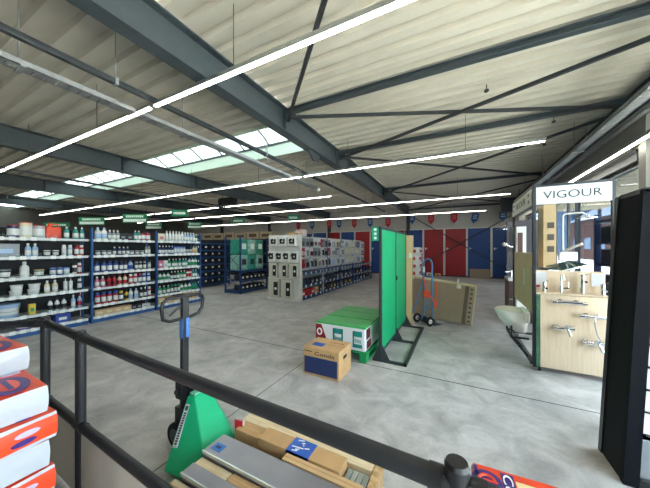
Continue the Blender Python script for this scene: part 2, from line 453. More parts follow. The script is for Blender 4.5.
# small spot lamp at the end of the left tray
o = thing('spot_lamp', 'small white round lamp at the end of the cable tray left of the beam', 'lamp', (-3.7, 6.72, H+1.72))
b = MB(); b.cyl((0,0,0), (0,0.05,-0.02), 0.05, 14); b.build('lamp_head', WHITE, o, smooth=True)
b = MB(); b.box(-0.012, 0.012, -0.04, 0.01, 0, 0.03); b.build('bracket', GALV, o)
def heater(loc, w, hh, label):
    o = thing('unit_heater', label, 'heater', loc)
    b = MB(); b.box(-w/2, w/2, 0, 0.35, 0, hh); b.build('casing', STEELD, o, bevel=0.02)
    b = MB()
    for i in range(6): b.box(-w/2+0.04, w/2-0.04, -0.025, 0.0, 0.05+i*(hh-0.1)/6, 0.05+i*(hh-0.1)/6+0.03)
    b.build('louvre', BLKPL, o)
    for sx in (-1, 1):
        b = MB(); b.cyl((sx*w*0.4, 0.17, hh), (sx*w*0.4, 0.17, ZR-loc[2]), 0.012, 6); b.build('hanger', STEELD, o)
heater((1.9, 13.3, 3.12), 0.72, 0.6, 'dark box unit heater hanging at the right near the blue doors')
heater((-9.3, 8.3, 3.42), 0.85, 0.42, 'dark box unit heater hanging far left above the dark blue rack')
# small roof fittings in the right bay
for i, (x, y, lb) in enumerate(((0.35, 4.6, 'small dome detector under the roof near the second purlin'), (1.55, 6.3, 'small dome detector under the roof beside the wide cable tray'), (1.7, 7.6, 'small dome detector beyond the wide cable tray hanger'))):
    o = thing('smoke_detector', lb, 'detector', (x, y, ZR))
    b = MB(); b.cyl((0,0,0), (0,0,-0.08), 0.008, 6); b.build('stem', DARK, o)
    b = MB(); b.lathe([(0.025,-0.11,0),(0.035,-0.095,0),(0.03,-0.08,0)]); b.build('sensor_head', DARK, o, smooth=True)

# hanging aisle signs
SGREEN = mat('sign_green', '12764f', 0.5); SWHITE = mat('sign_white', 'dfeee4', 0.5)
signs = [(-19.6, 6.0, 2.86, 1.5, 1, 'leftmost green aisle sign, far away over the near paint shelves'),
         (-15.6, 6.0, 2.88, 1.25, 2, 'green aisle sign second from the left above the near paint shelves'),
         (-12.3, 6.2, 2.86, 1.05, 2, 'large two-line green aisle sign above the middle paint shelves'),
         (-15.9, 9.0, 2.88, 0.95, 2, 'small low green aisle sign behind the middle paint shelves'),
         (-9.3, 6.2, 2.9, 0.62, 1, 'green aisle sign hanging above the far paint shelves, one pale line'),
         (-13.1, 9.6, 2.85, 0.78, 2, 'two-line green aisle sign lower right of the far paint shelves sign'),
         (-9.6, 9.4, 2.92, 0.62, 1, 'green aisle sign above the teal stocked rack'),
         (-6.6, 9.7, 2.95, 0.52, 1, 'rightmost green aisle sign, above the white gondola')]
for x, y, z, w, n, lb in signs:
    o = thing('aisle_sign', lb, 'sign', (x, y, z), (0, 0, R(27)), group='green hanging aisle signs')
    hh = 0.26 if n == 1 else 0.36
    b = MB(); b.box(-w/2, w/2, -0.012, 0.012, -hh/2, hh/2); b.build('sign_board', SGREEN, o, bevel=0.004)
    b = MB()
    for k in range(n):
        zc = 0 if n == 1 else (0.085 - 0.17*k)
        if k == 1 and n == 2: b.box(-w*0.46, w*0.46, -0.016, -0.012, zc-0.06, zc+0.06)
        else:
            for j in range(9): b.box(-w*0.36+j*w*0.08, -w*0.36+j*w*0.08+w*0.062, -0.016, -0.012, zc-0.045, zc+0.045)
    b.build('sign_text', SWHITE, o)
    for sx in (-1, 1):
        c = MB(); c.cyl((sx*w*0.42, 0, hh/2), (sx*w*0.42, 0, ZR-z), 0.004, 5); c.build('suspension_wire', STEELD, o)

# pennants along the back wall
PRED = mat('pennant_red', 'b3262f', 0.7); PBLUE = mat('pennant_blue', '23548f', 0.7); PWHITE = mat('pennant_white', 'bcbcb6', 0.7)
pens = [(-14.7,3.2,'w',0),(-14.1,3.2,'w',0),(-12.9,3.2,'w',0),(-11.7,3.15,'w',0),(-10.5,3.2,'r',0),(-9.35,3.2,'b',0),(-8.0,3.25,'r',0),(-7.25,3.22,'b',0),(-6.17,3.2,'r',0),(-5.09,3.2,'b',0),(-3.95,3.15,'r',0),(-2.53,3.3,'b',0),(-1.48,3.25,'r',0),(-0.3,3.25,'r',0),(0.69,3.2,'b',14),(1.95,3.24,'b',0)]
cn = {'r': 'red', 'b': 'blue', 'w': 'pale grey'}; seen = {}
tot = {c: sum(1 for p in pens if p[2] == c) for c in 'rbw'}
for x, z, c, tl in pens:
    seen[c] = seen.get(c, 0) + 1
    lb = '%s pointed pennant, %s %s one from the left on the back wall' % (cn[c], ORD[seen[c]-1], cn[c])
    if tl: lb = 'tilted blue pennant on the back wall above the right hand blue doors'
    o = thing('pennant', lb, 'pennant', (x, YB-0.28, z), (0, R(tl), 0), group='pennants along the back wall')
    m = {'r': PRED, 'b': PBLUE, 'w': PWHITE}[c]
    b = MB(); b.prism([(-0.16, 0.26), (0.16, 0.26), (0.16, -0.1), (0, -0.3), (-0.16, -0.1)], 'y', -0.008, 0.008); b.build('cloth', m, o)
    if c != 'w':
        b = MB()
        for k in range(3): b.box(-0.09, 0.09, -0.012, -0.009, 0.14-k*0.09, 0.17-k*0.09)
        b.build('print', SWHITE if c == 'b' else mat('pennant_print_red','d98a8a',0.7), o)
    b = MB(); b.cyl((0,0,0.26), (0,0,0.8), 0.005, 5); b.build('cord', DARK, o)


# ------------------------------------------------------------------ paint shelving along the left
SHELFW = mat('shelf_white', 'cfd2d0', 0.5, 0, 0.03)
BACKB = mat('shelf_back_black', '17191b', 0.7)
TAGW = mat('price_tag', 'e4e6e2', 0.6, 0, 0.02)
ACRYL = glass('divider_acrylic', (0.93, 0.95, 0.95), 0.008)
XS = -6.95; DEP = 0.45
LEVELS = [0.12, 0.37, 0.735, 1.065, 1.435, 1.78]                       # shelf tops
LNAME = ['bottom shelf', 'fifth shelf down', 'fourth shelf down', 'third shelf down', 'second shelf down', 'top shelf']
BAYS = [(1.30, 2.64, 'nearest paint bay'), (2.66, 3.98, 'middle paint bay'), (4.00, 5.30, 'farthest paint bay')]
BLAB = ['paint shelving bay nearest the railing, blue uprights, large tubs on its lower shelves',
        'middle paint shelving bay, blue and red cans, between two blue uprights',
        'farthest paint shelving bay, filled with white and green bottles']
rs = random.Random(3)
for (y0, y1, nm), lb in zip(BAYS, BLAB):
    o = thing('shelving_bay', lb, 'shelf', (XS, y0, 0), group='paint shelving bays on the left')
    L = y1-y0
    for y in ((0.0, L-0.03) if y0 > 3.9 else (0.0,)):
        b = MB(); b.box(-0.05, 0.014, y, y+0.034, 0, 2.03); b.box(-DEP-0.02, -DEP+0.04, y, y+0.026, 0, 2.03); b.box(-DEP, 0, y+0.005, y+0.02, 0.0, 0.1); b.build('upright', BLUE, o)
    b = MB(); b.box(-DEP-0.01, -DEP, 0, L, 0.1, 1.98); b.build('back_panel', BACKB, o)
    b = MB(); b.box(-DEP, 0.0, 0.03, L-0.03, 0.0, 0.075); b.build('plinth', BLUE, o)
    for k, z in enumerate(LEVELS):
        b = MB(); b.box(-DEP, 0, 0.03, L-0.03, z-0.025, z); b.box(0, 0.012, 0.03, L-0.03, z-0.04, z+0.006)
        s = b.build('shelf', SHELFW, o)
        yy = 0.09
        while yy < L-0.14:
            if rs.random() < 0.75:
                t = MB(); t.box(0.012, 0.016, yy, yy+0.075, z-0.045, z+0.02); t.build('price_tag', TAGW, s)
            yy += 0.13
        if k > 0:
            t = MB(); t.box(-0.012, -0.008, 0.06, L-0.06, z, z+0.07); t.build('front_guard', ACRYL, s)

PAL = {'white': 'd9dad6', 'blue': '24489a', 'dark blue': '1b2a55', 'red': 'b01f2c', 'dark red': '6f1420', 'green': '1f8a58', 'teal': '2c8f86', 'black': '1b1b1e',
       'grey': '8a8f94', 'orange': 'd8431c', 'yellow': 'd4b43a', 'beige': 'c9ad83', 'pink': 'c56a83', 'light blue': '9db8d6', 'silver': 'a8abad', 'purple': '5a3a86', 'cream': 'd9cfae'}
def pm(c): return mat('product_' + c.replace(' ', '_'), PAL[c], 0.4, 0, 0.03)
_proto = {}
def part_mesh(key, fn):
    if key not in _proto: _proto[key] = fn()
    return _proto[key]
def product(kind, h, r, c1, c2, loc, label, cat, group, parent_axis='y'):
    """kind: can, bottle, spray, tub, carton, tube, bucket; c1 body colour, c2 cap / lid / band colour"""
    h *= 1.14 if kind in ('bottle', 'spray', 'can', 'tube') else 1.0
    key = (kind, round(h, 3), round(r, 3), c1, c2)
    if key in _proto:
        return dup(_proto[key], loc, label, group=group)
    m1, m2, mw = pm(c1), pm(c2), pm('white' if c1 != 'white' else c2)
    o = thing({'can': 'paint_can', 'bottle': 'bottle', 'spray': 'spray_can', 'tub': 'tub', 'carton': 'carton', 'tube': 'cartridge', 'bucket': 'bucket', 'canister': 'canister'}[kind], label, cat, loc, group=group)
    b = MB(); c = MB()
    if kind == 'can':
        b.lathe([(r,0,0),(r,h*0.2,1),(r,h*0.72,0),(r,h*0.93,0),(r*0.96,h*0.94,0)]); b.build('body', [m1, mw], o, smooth=True)
        c.lathe([(r*1.03,h*0.93,0),(r*1.03,h*0.97,0),(r*0.9,h*0.975,0),(r*0.9,h,0)]); c.build('lid', m2, o, smooth=True)
    elif kind == 'bottle':
        b.lathe([(r*0.95,0,0),(r,h*0.05,0),(r,h*0.15,1),(r,h*0.5,0),(r,h*0.62,0),(r*0.8,h*0.72,0),(r*0.38,h*0.8,0),(r*0.36,h*0.86,0)]); b.build('body', [m1, m2], o, smooth=True)
        c.lathe([(r*0.44,h*0.85,0),(r*0.44,h*0.96,0),(r*0.3,h,0)]); c.build('cap', m2, o, smooth=True)
    elif kind == 'spray':
        b.lathe([(r*0.95,0,0),(r,h*0.03,0),(r,h*0.18,1),(r,h*0.6,0),(r,h*0.76,0),(r*0.7,h*0.82,0)]); b.build('body', [m1, mw], o, smooth=True)
        c.lathe([(r*0.85,h*0.78,0),(r*0.85,h*0.95,0),(r*0.7,h,0)]); c.build('cap', m2, o, smooth=True)
    elif kind == 'tube':
        b.lathe([(r,0,0),(r,h*0.15,1),(r,h*0.55,0),(r,h*0.78,0),(r*0.4,h*0.8,0)], seg=12); b.build('body', [m1, m2], o, smooth=True)
        c.lathe([(r*0.3,h*0.79,0),(r*0.12,h,0)], seg=10); c.build('nozzle', m2, o, smooth=True)
    elif kind in ('tub', 'bucket'):
        b.lathe([(r*0.86,0,0),(r*0.89,h*0.22,1),(r*0.95,h*0.7,0),(r*0.98,h*0.88,0)], seg=20); b.build('body', [m1, mw], o, smooth=True)
        c.lathe([(r*1.05,h*0.86,0),(r*1.05,h*0.96,0),(r*0.97,h,0)], seg=20); c.build('lid', m2, o, smooth=True)
        if kind == 'bucket':
            e = MB(); e.tube([(r*1.02*math.cos(t), r*1.02*math.sin(t), h*0.84-0.4*h*max(0,math.cos(t))) for t in [R(-90+i*15) for i in range(13)]], 0.004, 6); e.build('handle', GALV, o)
    elif kind == 'canister':
        b.box(-r*0.6, r*0.6, -r, r, 0, h*0.78); b.build('body', m1, o, bevel=0.02)
        c.lathe([(0.03,h*0.77,0),(0.03,h,0)], c=(0,-r*0.4,0)); c.build('cap', m2, o, smooth=True)
        e = MB(); e.tube([(0,r*0.7,h*0.77),(0,r*0.6,h*0.95),(0,0,h*0.95),(0,-0.05,h*0.77)], 0.014, 8); e.build('handle', m1, o)
    elif kind == 'carton':
        b.box(-r*0.7, r*0.7, -r, r, 0, h); b.build('body', m1, o, bevel=0.004)
        c.box(r*0.7, r*0.7+0.002, -r*0.6, r*0.5, h*0.3, h*0.62); c.build('printed_label', m2, o)
    _proto[key] = o
    return o
KN = {'can': 'paint can', 'bottle': 'bottle', 'spray': 'spray can', 'tub': 'tub', 'carton': 'carton', 'tube': 'cartridge', 'bucket': 'bucket', 'canister': 'canister'}
def fill(level, bay, items, gname):
    """items: (y offset along the bay, kind, h, r, body colour, cap colour)"""
    y0, y1, nm = BAYS[bay]
    n = 0
    for it in sorted(items, key=lambda q: (q[0], len(q) > 6)):
        yo, kind, h, r, c1, c2 = it[:6]; dz = it[6] if len(it) > 6 else 0
        lb = '%s %s with %s top, %s from left, %s, %s' % (c1, KN[kind], c2, ORD[n], LNAME[level], nm)
        if kind in ('carton', 'canister', 'tube') or len(lb.split()) > 16: lb = '%s %s, %s from left, %s, %s' % (c1, KN[kind], ORD[n], LNAME[level], nm)
        if dz: lb = '%s %s stacked on another, %s from left, %s, %s' % (c1, KN[kind], ORD[n], LNAME[level], nm)
        product(kind, h, r, c1, c2, (XS-0.05-r, y0+yo, LEVELS[level]+dz), lb, KN[kind], gname)
        n += 1
def row(kinds, y0=0.1, y1=1.24, n=11, jit=0.01, seed=0):
    """kinds: list of (kind,h,r,c1,c2,count)"""
    q = random.Random(seed); out = []; seq = []
    for k in kinds: seq += [k[:5]]*k[5]
    n = len(seq)
    tw = sum(k[2]*2 for k in seq); gap = (y1-y0-tw)/max(1, n-1); y = y0
    for k in seq:
        out.append((y+k[2]+q.uniform(-jit, jit)*(1 if gap > 0.02 else 0),) + tuple(k)); y += 2*k[2]+gap
    return out
# nearest bay, item by item
fill(5, 0, [(0.30,'can',0.2,0.075,'dark blue','red'),(0.45,'can',0.26,0.085,'cream','red'),(0.62,'can',0.22,0.085,'silver','red'),(0.82,'canister',0.3,0.11,'orange','orange'),(1.0,'bottle',0.22,0.04,'teal','white'),(1.14,'bottle',0.22,0.045,'teal','white'),(1.24,'bottle',0.22,0.035,'teal','white')], 'goods on the near paint bay')
fill(4, 0, [(0.22,'carton',0.24,0.15,'grey','light blue'),(0.47,'bottle',0.22,0.04,'light blue','white'),(0.56,'bottle',0.22,0.04,'light blue','white'),(0.72,'tub',0.12,0.05,'black','white'),(0.84,'tub',0.12,0.045,'black','white'),(0.96,'spray',0.2,0.035,'white','white'),(1.05,'spray',0.2,0.035,'light blue','white'),(1.15,'spray',0.21,0.035,'red','dark red'),(1.23,'spray',0.2,0.035,'red','white')], 'goods on the near paint bay')
fill(3, 0, [(0.20,'tub',0.16,0.07,'black','grey'),(0.43,'bottle',0.25,0.06,'white','white'),(0.62,'tub',0.13,0.07,'green','beige'),(0.80,'can',0.13,0.045,'blue','light blue'),(0.90,'can',0.13,0.045,'blue','light blue'),(1.0,'can',0.13,0.045,'light blue','blue'),(1.12,'spray',0.2,0.035,'white','black'),(1.2,'spray',0.2,0.035,'red','white')], 'goods on the near paint bay')
fill(2, 0, [(0.33,'tub',0.1,0.08,'white','white'),(0.34,'tub',0.1,0.08,'white','white',0.101),(0.55,'tub',0.1,0.08,'white','white'),(0.56,'tub',0.1,0.08,'white','white',0.101),(0.72,'bottle',0.21,0.042,'cream','white'),(0.83,'bottle',0.21,0.042,'cream','white'),(0.98,'tube',0.22,0.03,'white','white'),(1.06,'tube',0.22,0.03,'white','white'),(1.2,'spray',0.2,0.035,'dark blue','white')], 'goods on the near paint bay')
fill(1, 0, [(0.24,'bucket',0.24,0.16,'light blue','light blue'),(0.52,'carton',0.2,0.045,'yellow','green'),(0.76,'bottle',0.22,0.036,'white','black'),(0.86,'bottle',0.22,0.036,'white','black'),(0.96,'bottle',0.22,0.036,'white','black'),(1.1,'bottle',0.24,0.034,'light blue','white'),(1.2,'bottle',0.24,0.034,'light blue','red')], 'goods on the near paint bay')
fill(0, 0, [(0.45,'tub',0.13,0.13,'purple','white'),(0.95,'carton',0.17,0.11,'blue','white')], 'goods on the near paint bay')
g = 'goods on the middle paint bay'
fill(5, 1, row([('bottle',0.24,0.055,'white','light blue',2),('bottle',0.2,0.035,'grey','white',3),('carton',0.15,0.07,'black','grey',2),('bottle',0.22,0.035,'teal','white',2),('can',0.17,0.055,'red','dark red',2)], seed=1), g)
fill(4, 1, row([('tub',0.11,0.045,'black','grey',3),('bottle',0.17,0.032,'dark blue','white',4),('tub',0.1,0.045,'black','white',3),('tube',0.2,0.027,'grey','white',2)], seed=2), g)
fill(3, 1, row([('spray',0.21,0.045,'blue','dark blue',4),('spray',0.2,0.036,'dark blue','black',2),('bottle',0.22,0.05,'light blue','blue',1),('spray',0.18,0.036,'black','grey',3),('spray',0.2,0.036,'grey','black',1)], seed=3), g)
fill(2, 1, row([('bottle',0.21,0.042,'pink','white',2),('bottle',0.21,0.042,'red','dark red',2),('bottle',0.21,0.042,'cream','red',2),('spray',0.21,0.04,'red','white',2),('spray',0.21,0.04,'dark blue','red',1),('spray',0.21,0.04,'blue','light blue',2)], seed=4), g)
fill(1, 1, row([('spray',0.22,0.045,'red','blue',4),('spray',0.2,0.045,'dark blue','yellow',1),('bottle',0.2,0.042,'yellow','black',1),('bottle',0.22,0.045,'white','light blue',2),('bottle',0.22,0.036,'black','white',2),('spray',0.22,0.036,'red','white',1)], seed=5), g)
fill(0, 1, row([('carton',0.12,0.09,'beige','cream',4),('carton',0.11,0.06,'black','grey',2),('carton',0.08,0.1,'white','grey',1)], seed=6), g)
g = 'goods on the farthest paint bay'
fill(5, 2, row([('carton',0.2,0.085,'cream','pink',1),('bottle',0.25,0.036,'white','white',6),('bottle',0.24,0.036,'light blue','white',4),('bottle',0.2,0.036,'green','white',1)], seed=7), g)
fill(4, 2, row([('bottle',0.2,0.034,'dark blue','white',5),('spray',0.2,0.034,'light blue','blue',4),('tub',0.13,0.045,'white','grey',2),('bottle',0.2,0.034,'cream','beige',2)], seed=8), g)
fill(3, 2, row([('carton',0.2,0.06,'pink','white',1),('carton',0.2,0.05,'white','light blue',1),('bottle',0.21,0.038,'green','white',3),('bottle',0.21,0.038,'teal','white',3),('bottle',0.22,0.042,'white','green',3)], seed=9), g)
fill(2, 2, row([('bottle',0.18,0.045,'white','green',3),('bottle',0.2,0.036,'black','white',2),('bottle',0.2,0.038,'green','white',3),('spray',0.2,0.036,'white','red',2),('bottle',0.2,0.038,'teal','white',2)], seed=10), g)
fill(1, 2, row([('bottle',0.2,0.042,'green','white',3),('spray',0.2,0.036,'black','green',3),('bottle',0.2,0.045,'white','green',3),('bottle',0.2,0.038,'teal','green',2)], seed=11), g)
fill(0, 2, row([('carton',0.17,0.085,'beige','cream',2),('carton',0.14,0.075,'cream','orange',2),('carton',0.17,0.085,'beige','white',2)], seed=12), g)

# ------------------------------------------------------------------ blue racks further back
def rack(name, label, loc, w, d, hh, levels, rotz, xends=True, col=BLUED, back=None, group=None):
    """front faces local -y, width along x"""
    o = thing(name, label, 'rack', loc, (0,0,rotz), group)
    for x in (0, w):
        for y in (0, d):
            b = MB(); b.box(x-0.025, x+0.025, y-0.02, y+0.02, 0, hh); b.build('post', col, o)
        if xends:
            b = MB()
            for z0 in (0.12, 0.85):
                b.bar((x, 0, z0), (x, d, z0+0.65), 0.02, 0.008); b.bar((x, d, z0), (x, 0, z0+0.65), 0.02, 0.008)
            b.bar((x, 0, 0.05), (x, d, 0.05), 0.04, 0.05); b.build('end_brace', col, o)
    for z in levels:
        b = MB(); b.box(0, w, 0, d, z-0.02, z); b.box(0, w, -0.02, 0.0, z-0.06, z+0.005); b.box(0, w, d, d+0.02, z-0.06, z); b.build('shelf', col, o)
    if back:
        b = MB(); b.box(0, w, d+0.002, d+0.012, 0.05, hh); b.build('back_panel', back, o)
    return o
# teal stocked rack: long side faces the aisle (+x)
rack('storage_rack', 'blue storage rack with cross-braced end and teal bundles on its upper half', (-6.75, 6.7, 0), 1.4, 0.72, 2.0, [0.1, 0.45, 0.8], R(90), back=None)
b = MB(); b.box(0, 1.4, 0.02, 0.06, 1.96, 2.0); 
TEAL = mat('teal_wrap', '2f8c78', 0.35, 0, 0.35, 10); TEALW = mat('printed_wrap', '86b3a4', 0.4, 0, 0.45, 16)
o_t = None
nm = [['lower left', 'lower middle', 'lower right'], ['upper left', 'upper middle', 'upper right']]
b.bm.free()
for r_ in range(2):
    for c in range(3):
        y = 6.98 + c*0.42; m = TEAL if (r_ + c) % 2 else TEALW
        o = thing('wrapped_bundle', '%s teal film-wrapped bundle on the blue storage rack' % nm[r_][c], 'bundle', (-7.1, y, 0.8 + r_*0.56), group='teal bundles on the blue rack')
        b = MB(); b.box(-0.25, 0.25, -0.19, 0.19, 0, 0.55); b.build('wrap', m, o, bevel=0.04, seg=3)
        b = MB(); b.box(0.25, 0.253, -0.1, 0.1, 0.2, 0.4); b.build('printed_label', SWHITE if r_ else DARK, o)
DBIN = mat('dark_bin', '20242c', 0.5)
def bins(x, y, z, n, step, w, hh, lbf, group, axis='y', tagm=TAGW, m=DBIN, first=[None]):
    out = []
    for i in range(n):
        loc = (x, y+step*i, z)
        out.append((loc, lbf(i)))
    key = ('bin', w, hh, m.name)
    for loc, lb in out:
        if key not in _proto:
            o = thing('storage_bin', lb, 'bin', loc, group=group)
            b = MB(); b.prism([(-0.3, 0), (0.0, 0), (0.04, hh*0.6), (0.0, hh), (-0.3, hh)], 'y', -w/2, w/2); b.build('body', m, o, bevel=0.006)
            t = MB(); t.box(0.03, 0.046, -0.035, 0.035, hh*0.45, hh*0.8); t.build('label', tagm, o)
            _proto[key] = o
        else: dup(_proto[key], loc, lb, group=group)
for r_, z in enumerate((0.1, 0.45)):
    bins(-6.86, 6.9, z, 6, 0.21, 0.18, 0.17, lambda i: 'dark tagged bin, %s from left, %s shelf of the teal stocked rack' % (ORD[i], ['lowest', 'middle'][r_]), 'bins on the blue storage rack')
# dark rack full of bins
rack('storage_rack', 'dark blue rack filled with rows of tagged bins behind the far paint shelves', (-9.2, 6.75, 0), 1.7, 0.45, 1.95, [0.12, 0.4, 0.68, 0.96, 1.24, 1.52, 1.8], R(90), xends=False, back=BACKB)
RN = ['bottom', 'second', 'third', 'fourth', 'fifth', 'sixth', 'top']
for r_, z in enumerate((0.12, 0.4, 0.68, 0.96, 1.24, 1.52)):
    bins(-9.27, 6.95, z, 5, 0.33, 0.28, 0.2, lambda i: 'black tagged bin, %s from left, %s row of the dark blue rack' % (ORD[i], RN[r_]), 'bins on the dark blue rack')
# far rack across the back with cartons on top
rack('storage_rack', 'long grey rack far back on the left with brown cartons along its top', (-16.5, 11.2, 0), 7.4, 0.8, 2.15, [0.1, 0.7, 1.3, 2.1], 0, xends=False, col=STEELD, back=BACKB)
for i in range(8):
    lb = 'brown carton with dark print, %s from left along the top of the long far rack' % ORD[i]
    o = thing('carton', lb, 'carton', (-16.0 + i*0.93, 11.55, 2.1), group='cartons on the long far rack')
    b = MB(); hh = (0.42, 0.36, 0.42, 0.4)[i % 4]; b.box(-0.42, 0.42, -0.28, 0.28, 0, hh); b.build('body', mat('dull_cardboard','a59880',0.8), o, bevel=0.01)
    b = MB(); b.box(-0.28, 0.28, -0.283, -0.28, hh*0.3, hh*0.72); b.build('print', mat('carton_print', '5a4630', 0.8), o)

# ------------------------------------------------------------------ white gondola with hanging packs
PEG = mat('pegboard_white', 'd4d3cd', 0.5, 0, 0.03, 3)
GX0, GX1, GY0 = -5.45, -4.24, 6.65
GN = ['nearest gondola bay', 'second gondola bay', 'third gondola bay', 'fourth gondola bay', 'farthest gondola bay']
GL = 1.4
for k in range(5):
    y0 = GY0 + 0.06 + k*GL
    o = thing('gondola_bay', 'white pegboard gondola, ' + ['bay nearest the camera beside the white end panel', 'second bay from the end panel', 'third bay from the end panel', 'fourth bay from the end panel', 'last bay, closest to the back wall'][k], 'shelf', (GX1, y0, 0), group='bays of the white gondola')
    b = MB(); b.box(-0.62, -0.58, 0, GL, 0.05, 2.0); b.build('pegboard', PEG, o)
    for y in (0.0, GL-0.03):
        u = MB(); u.box(-0.63, -0.57, y, y+0.03, 0, 2.0); u.box(-0.03, 0.0, y, y+0.03, 0, 0.86); u.build('upright', BLUED if k else OFFW, o)
    b = MB(); b.box(-0.58, 0, 0.02, GL-0.02, 0, 0.08); b.build('plinth', BLUED, o)
    for z in (0.1, 0.43, 0.82):
        b = MB(); b.box(-0.58, -0.01, 0.03, GL-0.03, z-0.025, z); b.box(-0.012, 0, 0.03, GL-0.03, z-0.05, z+0.01); s = b.build('shelf', BLUED, o)
        for i in range(4):
            t = MB(); t.box(0, 0.004, 0.18+i*0.32, 0.26+i*0.32, z-0.05, z+0.03); t.build('price_tag', TAGW, s)
# end panel
o = thing('gondola_end_panel', 'white perforated end panel of the gondola facing the aisle', 'shelf', ((GX0+GX1)/2, GY0, 0))
b = MB(); b.box(-0.6, 0.6, 0, 0.045, 0.05, 2.0); b.build('pegboard', PEG, o)
for x in (-0.6, 0.57):
    b = MB(); b.box(x, x+0.035, -0.02, 0.05, 0, 2.02); b.build('upright', OFFW, o)
b = MB(); b.box(-0.6, 0.6, -0.12, 0.0, 0, 0.06); b.build('plinth', OFFW, o)
for z in (1.66, 1.17, 0.66):
    b = MB(); b.box(-0.56, 0.56, -0.14, 0, z, z+0.012); b.build('shelf', OFFW, o)
PACKW = mat('pack_white', 'dddcd6', 0.45, 0, 0.04); FLOCK = mat('pack_pale_grey', 'bdb9aa', 0.6, 0, 0.05)
def pack(key, fn, loc, rz, label, group, name='hanging_pack', cat='pack'):
    if key in _proto: return dup(_proto[key], loc, label, rotz=rz, group=group)
    o = thing(name, label, cat, loc, (0,0,rz), group); fn(o); _proto[key] = o; return o
def mk_end_pack(w, h, d, low):
    def fn(o):
        b = MB(); b.box(-w/2, w/2, -d, 0, 0, h); b.build('wrap', FLOCK if low else PACKW, o, bevel=0.02)
        b = MB()
        if low: b.box(w*0.02, w*0.42, -d-0.012, -d, h*0.15, h*0.85)
        else:
            b.cyl((-w*0.12, -d-0.02, h*0.6), (-w*0.12, -d, h*0.6), h*0.22, 14); b.box(-w*0.3, w*0.34, -d-0.02, -d, h*0.22, h*0.4); b.box(w*0.18, w*0.34, -d-0.02, -d, h*0.22, h*0.8)
        b.build('product', BLKPL, o)
        b = MB(); b.box(-w*0.05 + (w*0.2 if low else 0), w*0.12 + (w*0.2 if low else 0), -d-0.025, -d-0.011, h*0.44, h*0.56); b.build('label', TAGW, o)
    return fn
xe = (GX0+GX1)/2
for i, x in enumerate((-0.36, -0.02, 0.33)):
    pack('e1', mk_end_pack(0.28, 0.26, 0.1, 0), (xe+x, GY0, 1.675), 0, 'white pack with black fitting, %s from left, top row, gondola end panel' % ORD[i], 'packs on the gondola end')
for i, x in enumerate((-0.45, -0.15, 0.12, 0.42)):
    pack('e2', mk_end_pack(0.24, 0.32, 0.1, 0), (xe+x, GY0, 1.185), 0, 'white pack with black fitting, %s from left, second row, gondola end panel' % ORD[i], 'packs on the gondola end')
for i, x in enumerate((-0.36, 0.02, 0.4)):
    pack('e3', mk_end_pack(0.3, 0.46, 0.13, 1), (xe+x, GY0, 0.675), 0, 'pale pack with tall black insert, %s from left, third row, gondola end panel' % ORD[i], 'packs on the gondola end')
for i, x in enumerate((-0.3, 0.16)):
    pack('e4', mk_end_pack(0.38, 0.58, 0.16, 1), (xe+x, GY0-0.13, 0.065) if False else (xe+x, GY0, 0.062), 0, 'tall pale pack with black insert, %s from left, bottom row, gondola end panel' % ORD[i], 'packs on the gondola end')
def mk_blister(w, h, c1, c2, style):
    def fn(o):
        b = MB(); b.box(-w/2, w/2, -0.03, 0, 0, h); b.build('card', pm(c1), o, bevel=0.004)
        b = MB()
        if style == 0: b.tube([(w*0.25*math.cos(t), -0.045, h*0.4+w*0.25*math.sin(t)) for t in [k*PI/6 for k in range(12)]], 0.018, 6, closed=True)
        elif style == 1: b.box(-w*0.3, w*0.3, -0.08, -0.03, h*0.12, h*0.62)
        else: b.cyl((0, -0.06, h*0.1), (0, -0.06, h*0.68), w*0.14, 10); b.box(-w*0.35, w*0.35, -0.05, -0.03, h*0.6, h*0.75)
        b.build('product', pm(c2), o)
        b = MB(); b.cyl((0, 0, h*0.93), (0, 0.12, h*0.93), 0.004, 5); b.build('peg_hook', GALV, o)
    return fn
q = random.Random(11)
cols = [[('red','white'),('red','red'),('white','dark red'),('white','black'),('white','grey')], [('grey','black'),('white','black'),('red','grey'),('cream','grey'),('white','dark red')],
        [('white','grey'),('cream','black'),('white','light blue'),('grey','white')], [('white','cream'),('cream','white'),('white','grey')], [('white','grey'),('grey','blue'),('cream','white')]]
RWN = ['lowest hanging row', 'middle hanging row', 'top hanging row']
near_rows = {2: [('red','white'),('red','red'),('grey','black'),('grey','black'),('grey','black')], 1: [('white','black'),('red','white'),('red','white'),('white','grey'),('white','dark red')], 0: [('red','red'),('red','white'),('red','red'),('grey','black'),('white','black')]}
